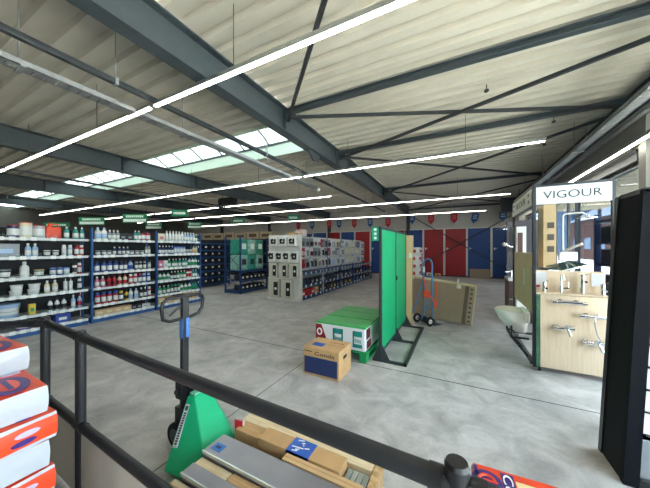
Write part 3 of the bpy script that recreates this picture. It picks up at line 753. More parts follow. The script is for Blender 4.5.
for k in range(5):
    y0 = GY0 + 0.06 + k*GL
    for r_, z in enumerate((0.92, 1.3, 1.64)):
        n = 5 if k < 2 else (3 if k < 4 else 2)
        for i in range(n):
            w = GL/n*0.8; h = 0.3 if r_ < 2 else 0.29; w = round(w, 2)
            c = near_rows[r_][i] if k == 0 else q.choice(cols[k]); st = q.randrange(3)
            lb = '%s hanging pack, %s from left in the %s of the %s' % (c[0], ORD[i], RWN[r_], GN[k])
            pack(('bl', w, h, c, st), mk_blister(w, h, c[0], c[1], st), (GX1-0.44, y0+GL*(i+0.5)/n, z), R(90), lb, 'hanging packs on the gondola')
    for r_, z in enumerate((0.1, 0.43)):
        n = 5 if k < 2 else 3
        for i in range(n):
            if k == 0 and r_ == 0: c = (('red','white'),('red','dark red'),('red','white'),('beige','red'),('black','grey'))[i]
            else: c = q.choice([('black','grey'),('dark blue','black'),('black','dark blue'),('black','yellow') if k > 0 else ('black','grey'),('black','white'),('dark blue','grey')])
            h = 0.2; r = round(GL/n*0.38, 3)
            lb = '%s box, %s from left on the %s shelf of the %s' % (c[0], ORD[i], ['bottom', 'second lowest'][r_], GN[k])
            product('carton', h, r, c[0], c[1], (GX1-0.03-r*0.7, y0+GL*(i+0.5)/n, z), lb, 'box', 'boxes on the gondola shelves')
for i, (y, w, h, c, lb) in enumerate(((7.15, 0.42, 0.1, CARDL, 'flat beige carton lying on top of the white gondola'), (7.52, 0.26, 0.22, mat('pale_pink', 'd9c0b8', 0.6), 'pale pink carton standing on top of the white gondola'), (8.05, 0.34, 0.1, NAVY, 'dark blue carton on top of the white gondola'))):
    o = thing('carton', lb, 'carton', (GX1-0.55, y, 2.0))
    b = MB(); b.box(-0.15, 0.15, -w/2, w/2, 0, h); b.build('body', c, o, bevel=0.006)
    b = MB(); b.box(0.15, 0.152, -0.03, 0.03, 0, h); b.build('tape', OFFW, o)
# white bundles and the packs at the very end of the gondola

# ------------------------------------------------------------------ green partition screen
o = thing('partition_screen', 'tall translucent green two-panel partition screen in a dark frame', 'screen', (-1.0, 3.65, 0))
for y in (0.0, 0.925, 1.85):
    b = MB(); b.box(-0.02, 0.02, y-0.02, y+0.02, 0.03, 1.9); b.build('post', STEELD, o, bevel=0.003)
    b = MB(); b.prism([(-0.11, 0.0), (0.13, 0.0), (0.13, 0.03), (0.02, 0.24), (-0.02, 0.24), (-0.11, 0.03)], 'y', y-0.006, y+0.006)
    b.box(-0.11, 0.35, y-0.025, y+0.025, 0, 0.03); b.build('foot', STEELD, o)
b = MB(); b.box(0.31, 0.36, -0.025, 1.875, 0, 0.03); b.build('base_bar', STEELD, o)
for y in (0.02, 0.945):
    b = MB(); b.box(-0.012, 0.012, y+0.012, y+0.893, 0.15, 1.865); b.build('panel', GREEN, o)
    b = MB(); b.box(-0.02, 0.02, y, y+0.905, 1.865, 1.9); b.build('panel_rail', STEELD, o)
    b = MB(); b.box(-0.02, 0.02, y, y+0.905, 0.12, 0.15); b.build('panel_rail', STEELD, o)
f = MB(); f.box(-0.125, -0.02, -0.012, 0.0, 1.7, 1.9); s = f.build('flag_sign', mat('flag_teal', '1fa07a', 0.5), o, bevel=0.004)
f = MB()
for z in (1.725, 1.785, 1.845): f.box(-0.09, -0.055, -0.015, -0.012, z, z+0.034)
f.build('white_pictogram', SWHITE, s)
f = MB(); f.box(0.02, 0.04, 0.9, 0.95, 1.05, 1.12); f.build('latch', STEELD, o)

# ------------------------------------------------------------------ green pallet with the wrapped goods
def pallet(name, label, loc, lx, ly, m, hh=0.144, group=None):
    o = thing(name, label, 'pallet', loc, group=group)
    n = 5
    for i in range(n):
        y = i*(ly-0.12)/(n-1); b = MB(); b.box(0, lx, y, y+0.12, hh-0.022, hh); b.build('deck_board', m, o)
    for i in range(3):
        x = i*(lx-0.1)/2; b = MB(); b.box(x, x+0.1, 0, ly, hh-0.044, hh-0.022)
        for j in range(3):
            y = j*(ly-0.14)/2; b.box(x, x+0.1, y, y+0.14, 0.02, hh-0.044)
        b.box(x, x+0.1, 0, ly, 0, 0.02); b.build('runner', m, o)
    return o
pallet('pallet', 'bright green pallet under the white wrapped goods beside the partition screen', (-1.955, 3.48, 0), 0.8, 1.25, PALG)
WRAPG = mat('green_light_tint', '2aa653', 0.3, 0, 0.12, 5); WRAPW = mat('white_film', 'dcdfe0', 0.35, 0, 0.05, 8, bump=0.3)
o = thing('wrapped_goods', 'white film-wrapped block with green-tinted top and printed teal logos on the green pallet', 'goods', (-1.955, 3.48, 0.146))
b = MB(); b.box(0, 0.79, 0, 1.23, 0, 0.335); b.build('white_wrap', WRAPW, o, bevel=0.025, seg=3)
b = MB(); b.box(-0.004, 0.794, -0.004, 0.42, 0.318, 0.345); b.box(-0.004, 0.794, 0.43, 0.83, 0.318, 0.347); b.box(-0.004, 0.794, 0.84, 1.234, 0.318, 0.344); b.build('green_lit_top', WRAPG, o, bevel=0.012, seg=2)  # green light through the screen, painted onto the white block's top
b = MB(); b.prism([(0.005, 0.06), (0.2, 0.06), (0.1, 0.31), (0.005, 0.31)], 'y', -0.004, 0.002); lg = b.build('red_logo_field', mat('deep_red', '8e1622', 0.5), o)
t = MB(); t.tube([(0.07+0.036*math.cos(k*PI/8), -0.006, 0.2+0.045*math.sin(k*PI/8)) for k in range(16)], 0.011, 6, closed=True); t.build('white_ring', WHITE, lg)
TEALP = mat('teal_print', '14857c', 0.5)
for x0, x1, z0, z1 in ((0.29, 0.45, 0.08, 0.28), (0.6, 0.74, 0.05, 0.28)):
    b = MB(); b.box(x0, x1, -0.004, 0.001, z1-0.075, z1); b.box(x0, x0+0.022, -0.004, 0.001, z0, z1); b.box(x1-0.022, x1, -0.004, 0.001, z0, z1) if x0 < 0.5 else b.box(x0, x1, -0.004, 0.001, z0, z0+0.05); b.build('teal_logo', TEALP, o)
lettering('Inva', 0.1, 0.07, TEALP, o, frame((0.32, -0.004, 0.11), (1,0,0), (0,0,1)))
lettering('Inva', 0.09, 0.07, TEALP, o, frame((0.635, -0.004, 0.12), (1,0,0), (0,0,1)))
b = MB(); b.box(0.789, 0.794, 0.03, 0.2, 0.17, 0.31); b.box(0.789, 0.794, 0.05, 0.24, 0.03, 0.14); b.build('dark_red_print', mat('dark_red_print', '5c1a22', 0.5), o)

# cardboard box
o = thing('cardboard_box', 'cardboard box with a large navy blue printed front, on the floor before the green pallet', 'box', (-1.785, 2.85, 0))
b = MB(); b.box(0, 0.5, 0, 0.39, 0, 0.347); b.build('body', CARD, o, bevel=0.006)
b = MB(); b.box(0.02, 0.478, -0.0025, 0.0, 0.03, 0.235); b.build('navy_print', mat('navy_print', '1c2f5e', 0.6, 0, 0.1), o)
lettering('Conda', 0.27, 0.045, mat('dark_print', '3a2a2a', 0.7), o, frame((0.17, -0.001, 0.262), (1,0,0), (0,0,1)))
b = MB(); b.box(0.02, 0.13, -0.002, 0, 0.295, 0.305); b.build('small_print', mat('dark_print', '3a2a2a', 0.7), o)
b = MB(); b.box(0.07, 0.23, 0.09, 0.2, 0.346, 0.3492); b.build('blue_label', mat('blue_label', '2453a0', 0.5), o)
lettering('Conda', 0.2, 0.05, mat('brown_print', '8a5a36', 0.7), o, frame((0.25, 0.26, 0.3465), (1,0,0), (0,1,0)))
b = MB(); b.box(0.498, 0.5015, 0.13, 0.24, 0.22, 0.26); b.build('hand_hole', BLKPL, o, bevel=0.001)
b = MB(); b.box(0.0, 0.5, 0.192, 0.198, 0.346, 0.348); b.build('flap_seam', mat('brown_print', '8a5a36', 0.7), o)

# ------------------------------------------------------------------ leaning boards and hand truck
o = thing('wooden_panel', 'tall pale wooden panel standing against the far end of the green screen', 'panel', (-0.995, 5.6, 0), (0, R(0.9), 0))
b = MB(); b.box(-0.45, 0.1, 0, 0.11, 0, 1.86); b.build('board', mat('raw_board', 'c9b384', 0.7, 0, 0.06, 3), o, bevel=0.004)
b = MB(); b.box(0.1, 0.104, 0.01, 0.1, 0.01, 1.85); b.build('edge_band', mat('edge_tan', 'a88c62', 0.7), o)
b = MB(); b.box(0.03, 0.1, -0.003, 0.0, 1.4, 1.5); b.build('sticker', OFFW, o)
o = thing('flat_carton', 'large flat brown carton tilted on the blue hand truck', 'carton', (0.215, 6.14, 0.002), (R(-2), R(6), 0))
b = MB(); b.box(-1.24, 0, 0, 0.09, 0, 0.84); b.build('body', CARDG, o, bevel=0.008)
b = MB(); b.box(-0.2, -0.13, -0.003, 0, 0.01, 0.83); b.build('dark_stripe', mat('board_dark', '5d5140', 0.8), o)
for i in range(8):
    b = MB(); b.box(-0.1, -0.055, -0.003, 0, 0.06+i*0.095, 0.09+i*0.095); b.build('stamped_mark', mat('board_black', '3a342c', 0.8), o)
b = MB(); b.box(-0.022, 0.002, -0.004, 0.092, 0, 0.84); b.box(-1.24, 0, -0.004, 0.092, 0.8, 0.844); b.build('edge_strip', mat('edge_beige', 'b9ab8c', 0.7), o)
b = MB(); b.box(-0.36, -0.28, -0.004, 0.02, 0.72, 0.8); b.box(-0.36, -0.33, -0.004, 0.02, 0.72, 0.92); b.build('tape_flap', OFFW, o)
HB = mat('truck_blue', '4a7fae', 0.4, 0.2)
o = thing('hand_truck', 'blue tubular hand truck with black wheels holding the flat carton', 'hand truck', (-0.62, 5.9, 0), (0, 0, R(-38)))
def htp(x, z): return (x, 0.02 - 0.0*z, z)
arc = [htp(-0.115, 0.12), htp(-0.115, 1.2)] + [(-0.115*math.cos(PI*k/8), 0.02, 1.25+0.12*math.sin(PI*k/8)) for k in range(9)] + [htp(0.115, 1.2), htp(0.115, 0.12)]
b = MB(); b.tube(arc, 0.017, 10); b.build('frame', HB, o, smooth=True)
for z in (0.35, 0.68, 1.0):
    b = MB(); b.cyl((-0.115, 0.02, z), (0.115, 0.02, z), 0.012, 8); b.build('cross_bar', HB, o)
b = MB(); b.tube([(-0.115, 0.02, 1.0), (-0.2, -0.06, 0.55), (-0.25, -0.14, 0.2)], 0.014, 8); b.build('stay', HB, o, smooth=True)
b = MB(); b.tube([(0.1, 0.02, 0.62), (0.06, -0.06, 0.4), (-0.02, -0.14, 0.12)], 0.012, 8); b.build('stay', HB, o, smooth=True)
b = MB(); b.box(-0.2, 0.2, 0.02, 0.2, 0.012, 0.022); b.box(-0.2, 0.2, 0.0, 0.025, 0.012, 0.14); b.build('toe_plate', STEEL, o)
b = MB(); b.cyl((-0.2, -0.1, 0.1), (0.2, -0.1, 0.1), 0.012, 8); b.bar((-0.115,0.02,0.12),(-0.115,-0.1,0.1),0.02,0.02); b.bar((0.115,0.02,0.12),(0.115,-0.1,0.1),0.02,0.02); b.build('axle', STEELD, o)
for x in (-0.19, 0.17):
    b = MB(); b.tube([(x, -0.1+0.075*math.cos(t), 0.1+0.075*math.sin(t)) for t in [k*PI/10 for k in range(20)]], 0.025, 8, closed=True)
    w = b.build('wheel', RUBBER, o, smooth=True)
    b = MB(); b.cyl((x-0.02, -0.1, 0.1), (x+0.02, -0.1, 0.1), 0.045, 14); b.build('hub', OFFW, w)
b = MB(); b.tube([(-0.117, 0.02, 1.08), (-0.115, 0.02, 1.2)], 0.024, 8); b.build('grip', WHITE, o)
o = thing('lashing_strap', 'bright orange lashing strap hanging over the blue hand truck', 'strap', (-0.6, 5.8, 0))
STR = mat('strap_orange', 'e8562c', 0.6)
b = MB()
b.tube([(-0.09,0.03,1.0),(-0.05,0.0,0.85),(-0.03,-0.01,0.72),(0.06,-0.02,0.6),(0.12,0.0,0.5),(0.15,0.01,0.36)], 0.016, 6)
b.tube([(0.17,0.04,0.9),(0.16,0.03,0.8),(0.18,0.02,0.7),(0.15,0.02,0.58),(0.17,0.02,0.48),(0.15,0.01,0.36)], 0.014, 6)
b.build('webbing', STR, o)
b = MB(); b.box(-0.08, 0.05, -0.035, -0.008, 0.58, 0.72); b.build('ratchet', mat('ratchet_orange', 'd2441f', 0.5), o, bevel=0.01)

# stack of white and red sacks further back, flat carton by the blue door
pallet('pallet', 'pallet under the far white and red sacks behind the green screen', (-2.05, 9.0, 0), 0.85, 1.0, PINE)
for k in range(6):
    lb = 'white sack with red print, %s from the bottom of the stack behind the green screen' % ORD[k]
    if 'farsack' not in _proto:
        o = thing('sack', lb, 'sack', (-1.62, 9.5, 0.146), group='white and red sacks behind the screen')
        b = MB(); b.box(-0.4, 0.4, -0.45, 0.45, 0, 0.245); b.build('body', PACKW, o, bevel=0.06, seg=3)
        b = MB(); b.box(-0.3, 0.3, -0.453, -0.448, 0.07, 0.17); b.box(0.398, 0.403, -0.3, 0.3, 0.07, 0.17); b.build('red_print', RED, o)
        _proto['farsack'] = o
    else: dup(_proto['farsack'], (-1.62+0.02*(k % 2), 9.5, 0.146+k*0.246), lb)
o = thing('flat_carton', 'low brown carton leaning against the right hand blue doors', 'carton', (0.45, 15.95, 0.0), (R(-8), 0, 0))
b = MB(); b.box(0, 0.95, 0, 0.12, 0, 0.5); b.build('body', CARDG, o, bevel=0.01)
b = MB(); b.box(0, 0.95, 0.055, 0.065, 0.498, 0.503); b.build('tape', CARDL, o)
for i, (x, w, h, m, lb) in enumerate(((-1.7, 0.3, 0.2, OFFW, 'small white packet on the floor before the red doors, left of two'), (-1.25, 0.28, 0.18, CARDL, 'small beige packet on the floor before the red doors, right of two'))):
    o = thing('packet', lb, 'packet', (x, 15.8, 0)); b = MB(); b.box(0, w, 0, 0.2, 0, h); b.build('body', m, o, bevel=0.01)
    b = MB(); b.box(w*0.3, w*0.7, -0.002, 0, h*0.3, h*0.7); b.build('printed_label', RED, o)

# ------------------------------------------------------------------ bathroom display on castors
VX0, VX1, VY0, VY1 = 0.864, 1.615, 4.33, 5.78
o = thing('display_stand', 'black framed bathroom display stand headed VIGOUR with pale wood front', 'display', (VX0, VY0, 0))
VW, VD = VX1-VX0, VY1-VY0
for x, y in ((0, 0), (VW, 0), (0, VD), (VW, VD)):
    b = MB(); b.box(x-0.018, x+0.018, y-0.018, y+0.018, 0.06, 2.4); b.build('post', BLACK, o, bevel=0.003)
    b = MB(); b.cyl((x+0.0+(0.04 if x == 0 else -0.04), y-0.01 if y == 0 else y, 0.03), (x+(0.065 if x == 0 else -0.065), y-0.01 if y == 0 else y, 0.03), 0.03, 12); b.box(x-0.01, x+0.03, y-0.012, y+0.012, 0.04, 0.075); b.build('castor', BLKPL, o)
b = MB(); b.box(0, VW, -0.016, 0.016, 2.39, 2.42); b.box(0, VW, VD-0.016, VD+0.016, 2.39, 2.42); b.box(-0.016, 0.016, 0, VD, 2.39, 2.42); b.box(VW-0.016, VW+0.016, 0, VD, 2.39, 2.42); b.box(-0.016, 0.016, 0, VD, 2.15, 2.165); b.build('top_rail', BLACK, o)
b = MB(); b.box(-0.016, 0.016, 0, VD, 0.07, 0.1); b.box(VW-0.016, VW+0.016, 0, VD, 0.07, 0.1); b.box(0, VW, VD-0.016, VD+0.016, 0.07, 0.1); b.build('base_rail', BLACK, o)
SIGNW = mat('sign_panel_white', 'cdd0d4', 0.35, 0, 0.01); SGREY = mat('sign_panel_grey', 'c5c4be', 0.4, 0, 0.02)
b = MB(); b.box(0.018, VW-0.018, -0.02, -0.008, 2.165, 2.39); s = b.build('header_sign', SIGNW, o)
TXT = mat('sign_letter_green', '1f3634', 0.5)
lettering('VIGOUR', 0.56, 0.095, TXT, s, frame((0.09, -0.021, 2.235), (1,0,0), (0,0,1)), thin=-0.004)
b = MB(); b.box(-0.02, -0.008, 0.018, VD-0.018, 2.165, 2.39); s = b.build('side_sign', SGREY, o)
lettering('VIGOUR', 0.75, 0.095, TXT, s, frame((-0.021, VD-0.3, 2.235), (0,-1,0), (0,0,1)), thin=-0.02)
b = MB()
for y in (0.18, VD-0.16):
    for z in (2.22, 2.31): b.box(-0.023, -0.02, y, y+0.07, z, z+0.04)
b.build('side_marks', TXT, s)
# front body: lower panel, ledge and upper back board
b = MB(); b.box(0.06, VW-0.02, -0.03, -0.01, 0.06, 1.01); b.build('front_panel', OAK, o, bevel=0.002)
b = MB(); b.box(0.02, VW-0.02, -0.01, 0.16, 0.06, 1.0); b.build('carcass', OAK, o)
b = MB(); b.box(0.018, 0.06, -0.028, -0.01, 0.06, 1.0); b.build('green_side_strip', mat('strip_green', '3d6a52', 0.5, 0, 0.3, 20), o)
b = MB(); b.box(0.02, VW-0.02, -0.03, 0.16, 1.0, 1.02); b.build('ledge', OAK, o)
b = MB(); b.box(0.02, VW-0.02, 0.14, 0.16, 1.02, 1.3); b.build('back_board', OAK, o)
b = MB(); b.box(0.03, 0.16, 0.133, 0.14, 1.06, 1.28); b.build('notice', SIGNW, o)
b = MB(); b.box(0.035, 0.09, 0.13, 0.134, 1.075, 1.105); b.build('red_mark', RED, o)
b = MB(); b.box(0.6, 0.72, 0.133, 0.14, 1.12, 1.28); b.build('notice', SIGNW, o)
# left side: oak panel, back: dark wall and shower column
b = MB(); b.box(0.0, 0.02, 0.05, VD-0.05, 0.72, 1.53); b.build('side_panel', mat('side_board', 'cdb494', 0.6, 0, 0.08, 4), o)
b = MB(); b.box(-0.005, 0.0, 0.5, 0.62, 1.05, 1.28); b.build('side_notice', OFFW, o)
# tall oak cabinet column with dark plates
o = thing('mirror_cabinet', 'tall beige cabinet column with three dark square plates inside the bathroom display', 'cabinet', (1.13, 5.1, 1.3))
b = MB(); b.box(0, 0.155, 0, 0.3, 0, 0.96); b.build('body', mat('cabinet_beige', 'ab9670', 0.55, 0, 0.05, 6), o, bevel=0.004)
b = MB(); b.box(0.155, 0.165, 0, 0.3, 0.0, 0.96); b.build('side_edge', DARK, o)
for z in (0.24, 0.42, 0.6):
    b = MB(); b.box(0.05, 0.13, -0.008, 0, z, z+0.09); b.build('switch_plate', mat('plate_dark', '3b3226', 0.4), o, bevel=0.003)
b = MB(); b.box(-0.02, 0.165, 0.0, 0.3, -0.03, 0.0); b.box(0.06, 0.1, 0.26, 0.3, -0.3, -0.03); b.build('bracket', BLACK, o)

# taps on the display
def tap(label, loc, kind):
    o = thing('basin_tap', label, 'tap', loc, group='taps on the display ledge')
    if kind == 'low':
        b = MB(); b.cyl((0,0,0),(0,0,0.1),0.024,16); b.cyl((0,0,0.075),(0,-0.1,0.06),0.014,12); b.build('body', CHROME, o, smooth=True)
        b = MB(); b.cyl((0,0,0.1),(0,0,0.135),0.022,16); b.bar((0,0,0.135),(0.05,-0.03,0.16),0.018,0.008); b.build('lever', CHROME, o, smooth=True)
    elif kind == 'swan':
        pts = [(0,0,0.0),(0,0,0.2)] + [(0, -0.045+0.045*math.cos(t), 0.2+0.045*math.sin(t)) for t in [k*PI/8 for k in range(1,9)]] + [(0,-0.09,0.175)]
        b = MB(); b.tube(pts, 0.014, 12); b.cyl((0,0,0),(0,0,0.07),0.022,14); b.build('spout', CHROME, o, smooth=True)
        b = MB(); b.cyl((0,0,0.06),(0.075,0,0.06),0.015,12); b.cyl((0.068,0,0.06),(0.074,0,0.14),0.006,8); b.build('lever', CHROME, o, smooth=True)
    else:
        b = MB(); b.cyl((0,0,0),(0,0,0.21),0.025,18); b.cyl((0,0,0.18),(0,-0.12,0.165),0.014,12); b.build('body', CHROME, o, smooth=True)
        b = MB(); b.cyl((0,0,0.21),(0,0,0.25),0.026,18); b.bar((0,0,0.24),(0.06,-0.04,0.262),0.02,0.008); b.build('lever', CHROME, o, smooth=True)
tap('short chrome basin tap at the left end of the display ledge', (0.985, 4.4, 1.021), 'low')
tap('chrome swan-neck tap with side lever, second from left on the display ledge', (1.155, 4.4, 1.021), 'swan')
tap('tall straight chrome tap, third from left on the display ledge', (1.36, 4.4, 1.021), 'tall')
tap('short chrome tap at the right end of the display ledge, before the white notice', (1.545, 4.4, 1.021), 'low')
def mixer(label, x, z, w, kind):
    y = VY0-0.03
    o = thing('wall_mixer', label, 'mixer', (x, y, z), group='wall mixers on the display front')
    b = MB(); b.cyl((-w/2,-0.055,0),(w/2,-0.055,0),0.021,16); b.build('body', CHROME, o, smooth=True)
    for s in (-1, 1):
        b = MB(); b.cyl((s*w*0.32,0,0),(s*w*0.32,-0.012,0),0.032,16); b.cyl((s*w*0.32,-0.012,0),(s*w*0.32,-0.05,0),0.014,12); b.build('escutcheon', CHROME, o, smooth=True)
        if kind == 'bar':
            k = MB(); k.cyl((s*w/2,-0.055,0),(s*(w/2+0.045),-0.055,0),0.025,14); k.build('knob', CHROME, o, smooth=True)
    if kind == 'lever':
        b = MB(); b.cyl((w*0.2,-0.055,0),(w*0.24,-0.13,-0.075),0.017,12); b.build('spout', CHROME, o, smooth=True)
        b = MB(); b.cyl((w*0.1,-0.06,0.01),(w*0.1,-0.09,0.03),0.024,14); b.bar((w*0.1,-0.09,0.03),(w*0.42,-0.13,0.06),0.024,0.009); b.build('lever', CHROME, o, smooth=True)
    return o
mixer('upper left thermostat bar on the pale wood display front', 1.19, 0.925, 0.24, 'bar')
mixer('right hand thermostat bar carrying the shower hose on the display front', 1.42, 0.775, 0.19, 'bar')
mixer('lower left bath mixer with spout on the display front', 1.14, 0.6, 0.2, 'lever')
mixer('lowest chrome mixer at the right of the display front, under the hose', 1.42, 0.46, 0.2, 'lever')
o = thing('shower_hose', 'thin grey shower hose looping down from the right hand thermostat bar', 'hose', (1.42, VY0-0.09, 0.745))
b = MB(); b.tube([(0.0,0,0.005),(0.003,-0.01,-0.08),(0.02,-0.02,-0.18),(0.06,-0.02,-0.26),(0.11,-0.02,-0.29),(0.15,-0.02,-0.25),(0.17,-0.02,-0.17),(0.15,-0.01,-0.1),(0.11,0.0,-0.09)], 0.007, 8); b.build('hose', GALV, o, smooth=True)
b = MB(); b.cyl((0,0,0.02),(0,0,-0.02),0.011,10); b.build('coupling', CHROME, o, smooth=True)
# shower set behind the ledge
o = thing('shower_column', 'white overhead shower column rising behind the display taps', 'shower', (1.4, 5.25, 1.25))
b = MB(); b.tube([(0,0,0),(0,0,0.85),(0.02,-0.01,0.87),(0.2,-0.08,0.87),(0.24,-0.1,0.83)], 0.013, 10); b.build('riser_pipe', WHITE, o, smooth=True)
b = MB(); b.lathe([(0.12,0,0),(0.125,0.012,0),(0.03,0.025,0),(0.02,0.05,0)], c=(0.25,-0.11,0.78), seg=24); b.build('shower_head', CHROME, o, smooth=True)
b = MB(); b.tube([(-0.02,-0.06,0.3),(0.06,-0.2,0.36),(0.13,-0.3,0.41)], 0.016, 10); b.build('hand_shower', WHITE, o, smooth=True)
b = MB(); b.box(-0.06, 0.16, -0.05, 0.0, 0.16, 0.29); b.build('thermostat', WHITE, o, bevel=0.015)
b = MB(); b.box(-0.02, 0.02, -0.05, 0.02, -0.2, 0.0); b.build('bracket', DARK, o)
o = thing('glass_shelf', 'dark tilted glass sample plate lying behind the display ledge', 'plate', (1.26, 4.6, 1.3), (R(8), R(-14), R(20)))
b = MB(); b.box(-0.05, 0.28, 0, 0.3, 0, 0.012); b.build('plate', mat('dark_glass', '2f4440', 0.08), o)
b = MB(); b.box(-0.05, 0.28, -0.006, 0, -0.002, 0.014); b.build('edge_trim', ALU, o)
# shower arm stretching left in front of the blue door
o = thing('overhead_shower', 'chrome overhead shower arm reaching left from the rear of the bathroom display', 'shower', (VX0, VY1, 1.98))
b = MB(); b.tube([(0,0,-0.25),(-0.02,0,0.02),(-0.15,0,0.02),(-0.17,0,-0.02)], 0.011, 8); b.build('arm', CHROME, o, smooth=True)
b = MB(); b.lathe([(0.1,0,0),(0.1,0.012,0),(0.02,0.025,0)], c=(-0.17,0,-0.045), seg=20); b.build('shower_head', CHROME, o, smooth=True)
o = thing('hand_shower', 'chrome hand shower holder on the rear post of the bathroom display', 'shower', (VX0, VY1, 1.62))
b = MB(); b.tube([(0,0,0),(-0.06,-0.02,0.0),(-0.14,-0.04,0.05)], 0.014, 8); b.build('handle', CHROME, o, smooth=True)
b = MB(); b.cyl((-0.13,-0.035,0.06),(-0.16,-0.05,0.03),0.04,16); b.build('spray_head', CHROME, o, smooth=True)

# wash basin on its black bracket
o = thing('wash_basin', 'white ceramic wash basin projecting from the left side of the bathroom display', 'basin', (VX0, 4.72, 0.35))
n = 28
def ring(sx, sy, z, cx): return [(cx + sx*math.cos(2*PI*k/n) , 0.85*sy*math.sin(2*PI*k/n), z) for k in range(n)]
rings = [ring(0.05,0.07,0.02,-0.07), ring(0.08,0.11,0.035,-0.085), ring(0.115,0.15,0.075,-0.115), ring(0.155,0.2,0.14,-0.15), ring(0.185,0.24,0.22,-0.175), ring(0.205,0.265,0.30,-0.195), ring(0.212,0.272,0.335,-0.2), ring(0.212,0.272,0.35,-0.2), ring(0.195,0.255,0.35,-0.2), ring(0.16,0.21,0.26,-0.19), ring(0.1,0.13,0.17,-0.16), ring(0.02,0.02,0.142,-0.15)]
b = MB(); vv = [[b.bm.verts.new(p) for p in r] for r in rings]
for i in range(len(vv)-1):
    for k in range(n): b._f([vv[i][k], vv[i][(k+1)%n], vv[i+1][(k+1)%n], vv[i+1][k]], 0)
b._f(vv[0][::-1], 0); b._f(vv[-1], 0)
b.build('bowl', CERAMIC, o, smooth=True)
b = MB(); b.box(-0.06, -0.002, -0.2, 0.2, 0.2, 0.36); b.build('rear_ledge', CERAMIC, o, bevel=0.02)
b = MB(); b.cyl((-0.16,0,0.142),(-0.16,0,0.147),0.025,14); b.build('drain', CHROME, o)
o = thing('basin_bracket', 'black steel bracket under the white wash basin', 'bracket', (VX0-0.018, 4.72, 0))
b = MB()
for y in (-0.2, 0.2):
    b.bar((-0.2,y,0.34),(0,y,0.34),0.022,0.025); b.bar((-0.2,y,0.335),(-0.2,y,0.50),0.022,0.022); b.bar((-0.2,y,0.34),(-0.012,y,0.1),0.022,0.025)
b.bar((-0.2,-0.2,0.34),(-0.2,0.2,0.34),0.022,0.022); b.build('frame', BLACK, o)
b = MB(); b.bar((-0.012,-0.4,0.085),(-0.012,0.4,0.085),0.024,0.03); b.build('mounting_rail', BLACK, o)

# vanity and other bathroom pieces behind the display
o = thing('vanity_unit', 'dark brown vanity unit behind the bathroom display', 'cabinet', (0.93, 6.9, 0))
b = MB(); b.box(0, 0.55, 0, 0.5, 0.1, 0.88); b.build('body', wood('dark_wood', '5a4038', '432e29'), o, bevel=0.004)
b = MB(); b.box(0.01, 0.54, 0.02, 0.48, 0, 0.1); b.build('plinth', DARK, o)
b = MB(); b.box(-0.01, 0.56, -0.01, 0.5, 0.88, 0.95); b.build('basin_top', CERAMIC, o, bevel=0.015)
b = MB(); b.box(0.02, 0.53, -0.012, 0, 0.48, 0.5); b.build('grip_rail', ALU, o)
o = thing('basin_tap', 'chrome tap on the dark brown vanity unit', 'tap', (1.0, 7.0, 0.951))
b = MB(); b.cyl((0,0,0),(0,0,0.16),0.022,14); b.cyl((0,0,0.13),(-0.12,-0.02,0.12),0.013,10); b.build('body', CHROME, o, smooth=True)
b = MB(); b.bar((0,0,0.165),(-0.08,0,0.2),0.02,0.01); b.build('lever', CHROME, o)
o = thing('display_wall', 'dark grey display wall with shelf niche behind the bathroom display', 'wall panel', (1.0, 7.6, 0))
b = MB(); b.box(0, 0.75, 0, 0.12, 0, 2.25); b.build('panel', mat('display_grey', '5d5a60', 0.6), o)
b = MB(); b.box(0.05, 0.2, -0.01, 0, 1.5, 2.1); b.build('niche', BLKPL, o)
b = MB(); b.box(0.24, 0.32, -0.02, 0, 0.9, 2.0); b.build('pilaster', mat('display_light', '8a8a8c', 0.6), o)
o = thing('sample_tower', 'narrow white sample tower with reddish panel behind the left display post', 'display', (0.98, 6.3, 0))
b = MB(); b.box(0, 0.16, 0, 0.12, 0, 2.02); b.build('body', WHITE, o, bevel=0.01)
b = MB(); b.box(0.02, 0.1, -0.006, 0, 1.2, 1.9); b.build('sample_panel', mat('sample_brown', '5c3a3a', 0.4), o)

# ------------------------------------------------------------------ black leaning tile rack, near right
o = thing('tile_rack', 'tall black leaning tile sample rack at the right edge, nearest the camera', 'rack', (0.985, 2.5, 0))
LEAN = Matrix.Shear('XY', 4, (math.tan(R(2.8)), 0)) if False else Matrix(((1,0,math.tan(R(2.8)),0),(0,1,0,0),(0,0,1,0),(0,0,0,1)))
b = MB(); b.box(0, 0.03, 0.045, 0.31, 0, 1.97, 0, LEAN); b.build('side_panel', mat('rack_charcoal', '0d1015', 0.7, 0, 0.08, 6, spec=0.15), o)
b = MB(); b.box(-0.008, 0.035, 0.31, 0.36, 0, 1.99, 0, LEAN); b.build('rear_stile', BLACK, o)
b = MB(); b.box(-0.006, 0.07, 0.0, 0.045, 0, 1.99, 0, LEAN); b.build('front_stile', mat('stile_grey', '101318', 0.7, spec=0.1), o)
b = MB(); b.box(0.03, 1.0, 0.29, 0.31, 0, 1.97, 0, LEAN); b.build('back_panel', BLKPL, o)
b = MB(); b.box(0.97, 1.0, 0, 0.31, 0, 1.97, 0, LEAN); b.build('side_panel', BLKPL, o)
b = MB(); b.box(0.0, 1.0, 0.0, 0.31, 1.97, 2.0, 0, LEAN); b.build('top_panel', BLACK, o)
b = MB(); b.box(0.07, 1.0, 0.01, 0.29, 0, 0.06, 0, LEAN); b.build('plinth', BLACK, o)
TL = [mat('tile_mirror', '8d9296', 0.08, 0.6), mat('tile_sunlit_white', 'e4e4e0', 0.15), mat('tile_sunlit_cream', 'd2ccbc', 0.12), mat('tile_charcoal', '2c2e33', 0.15), mat('tile_grey', '70757a', 0.1)]
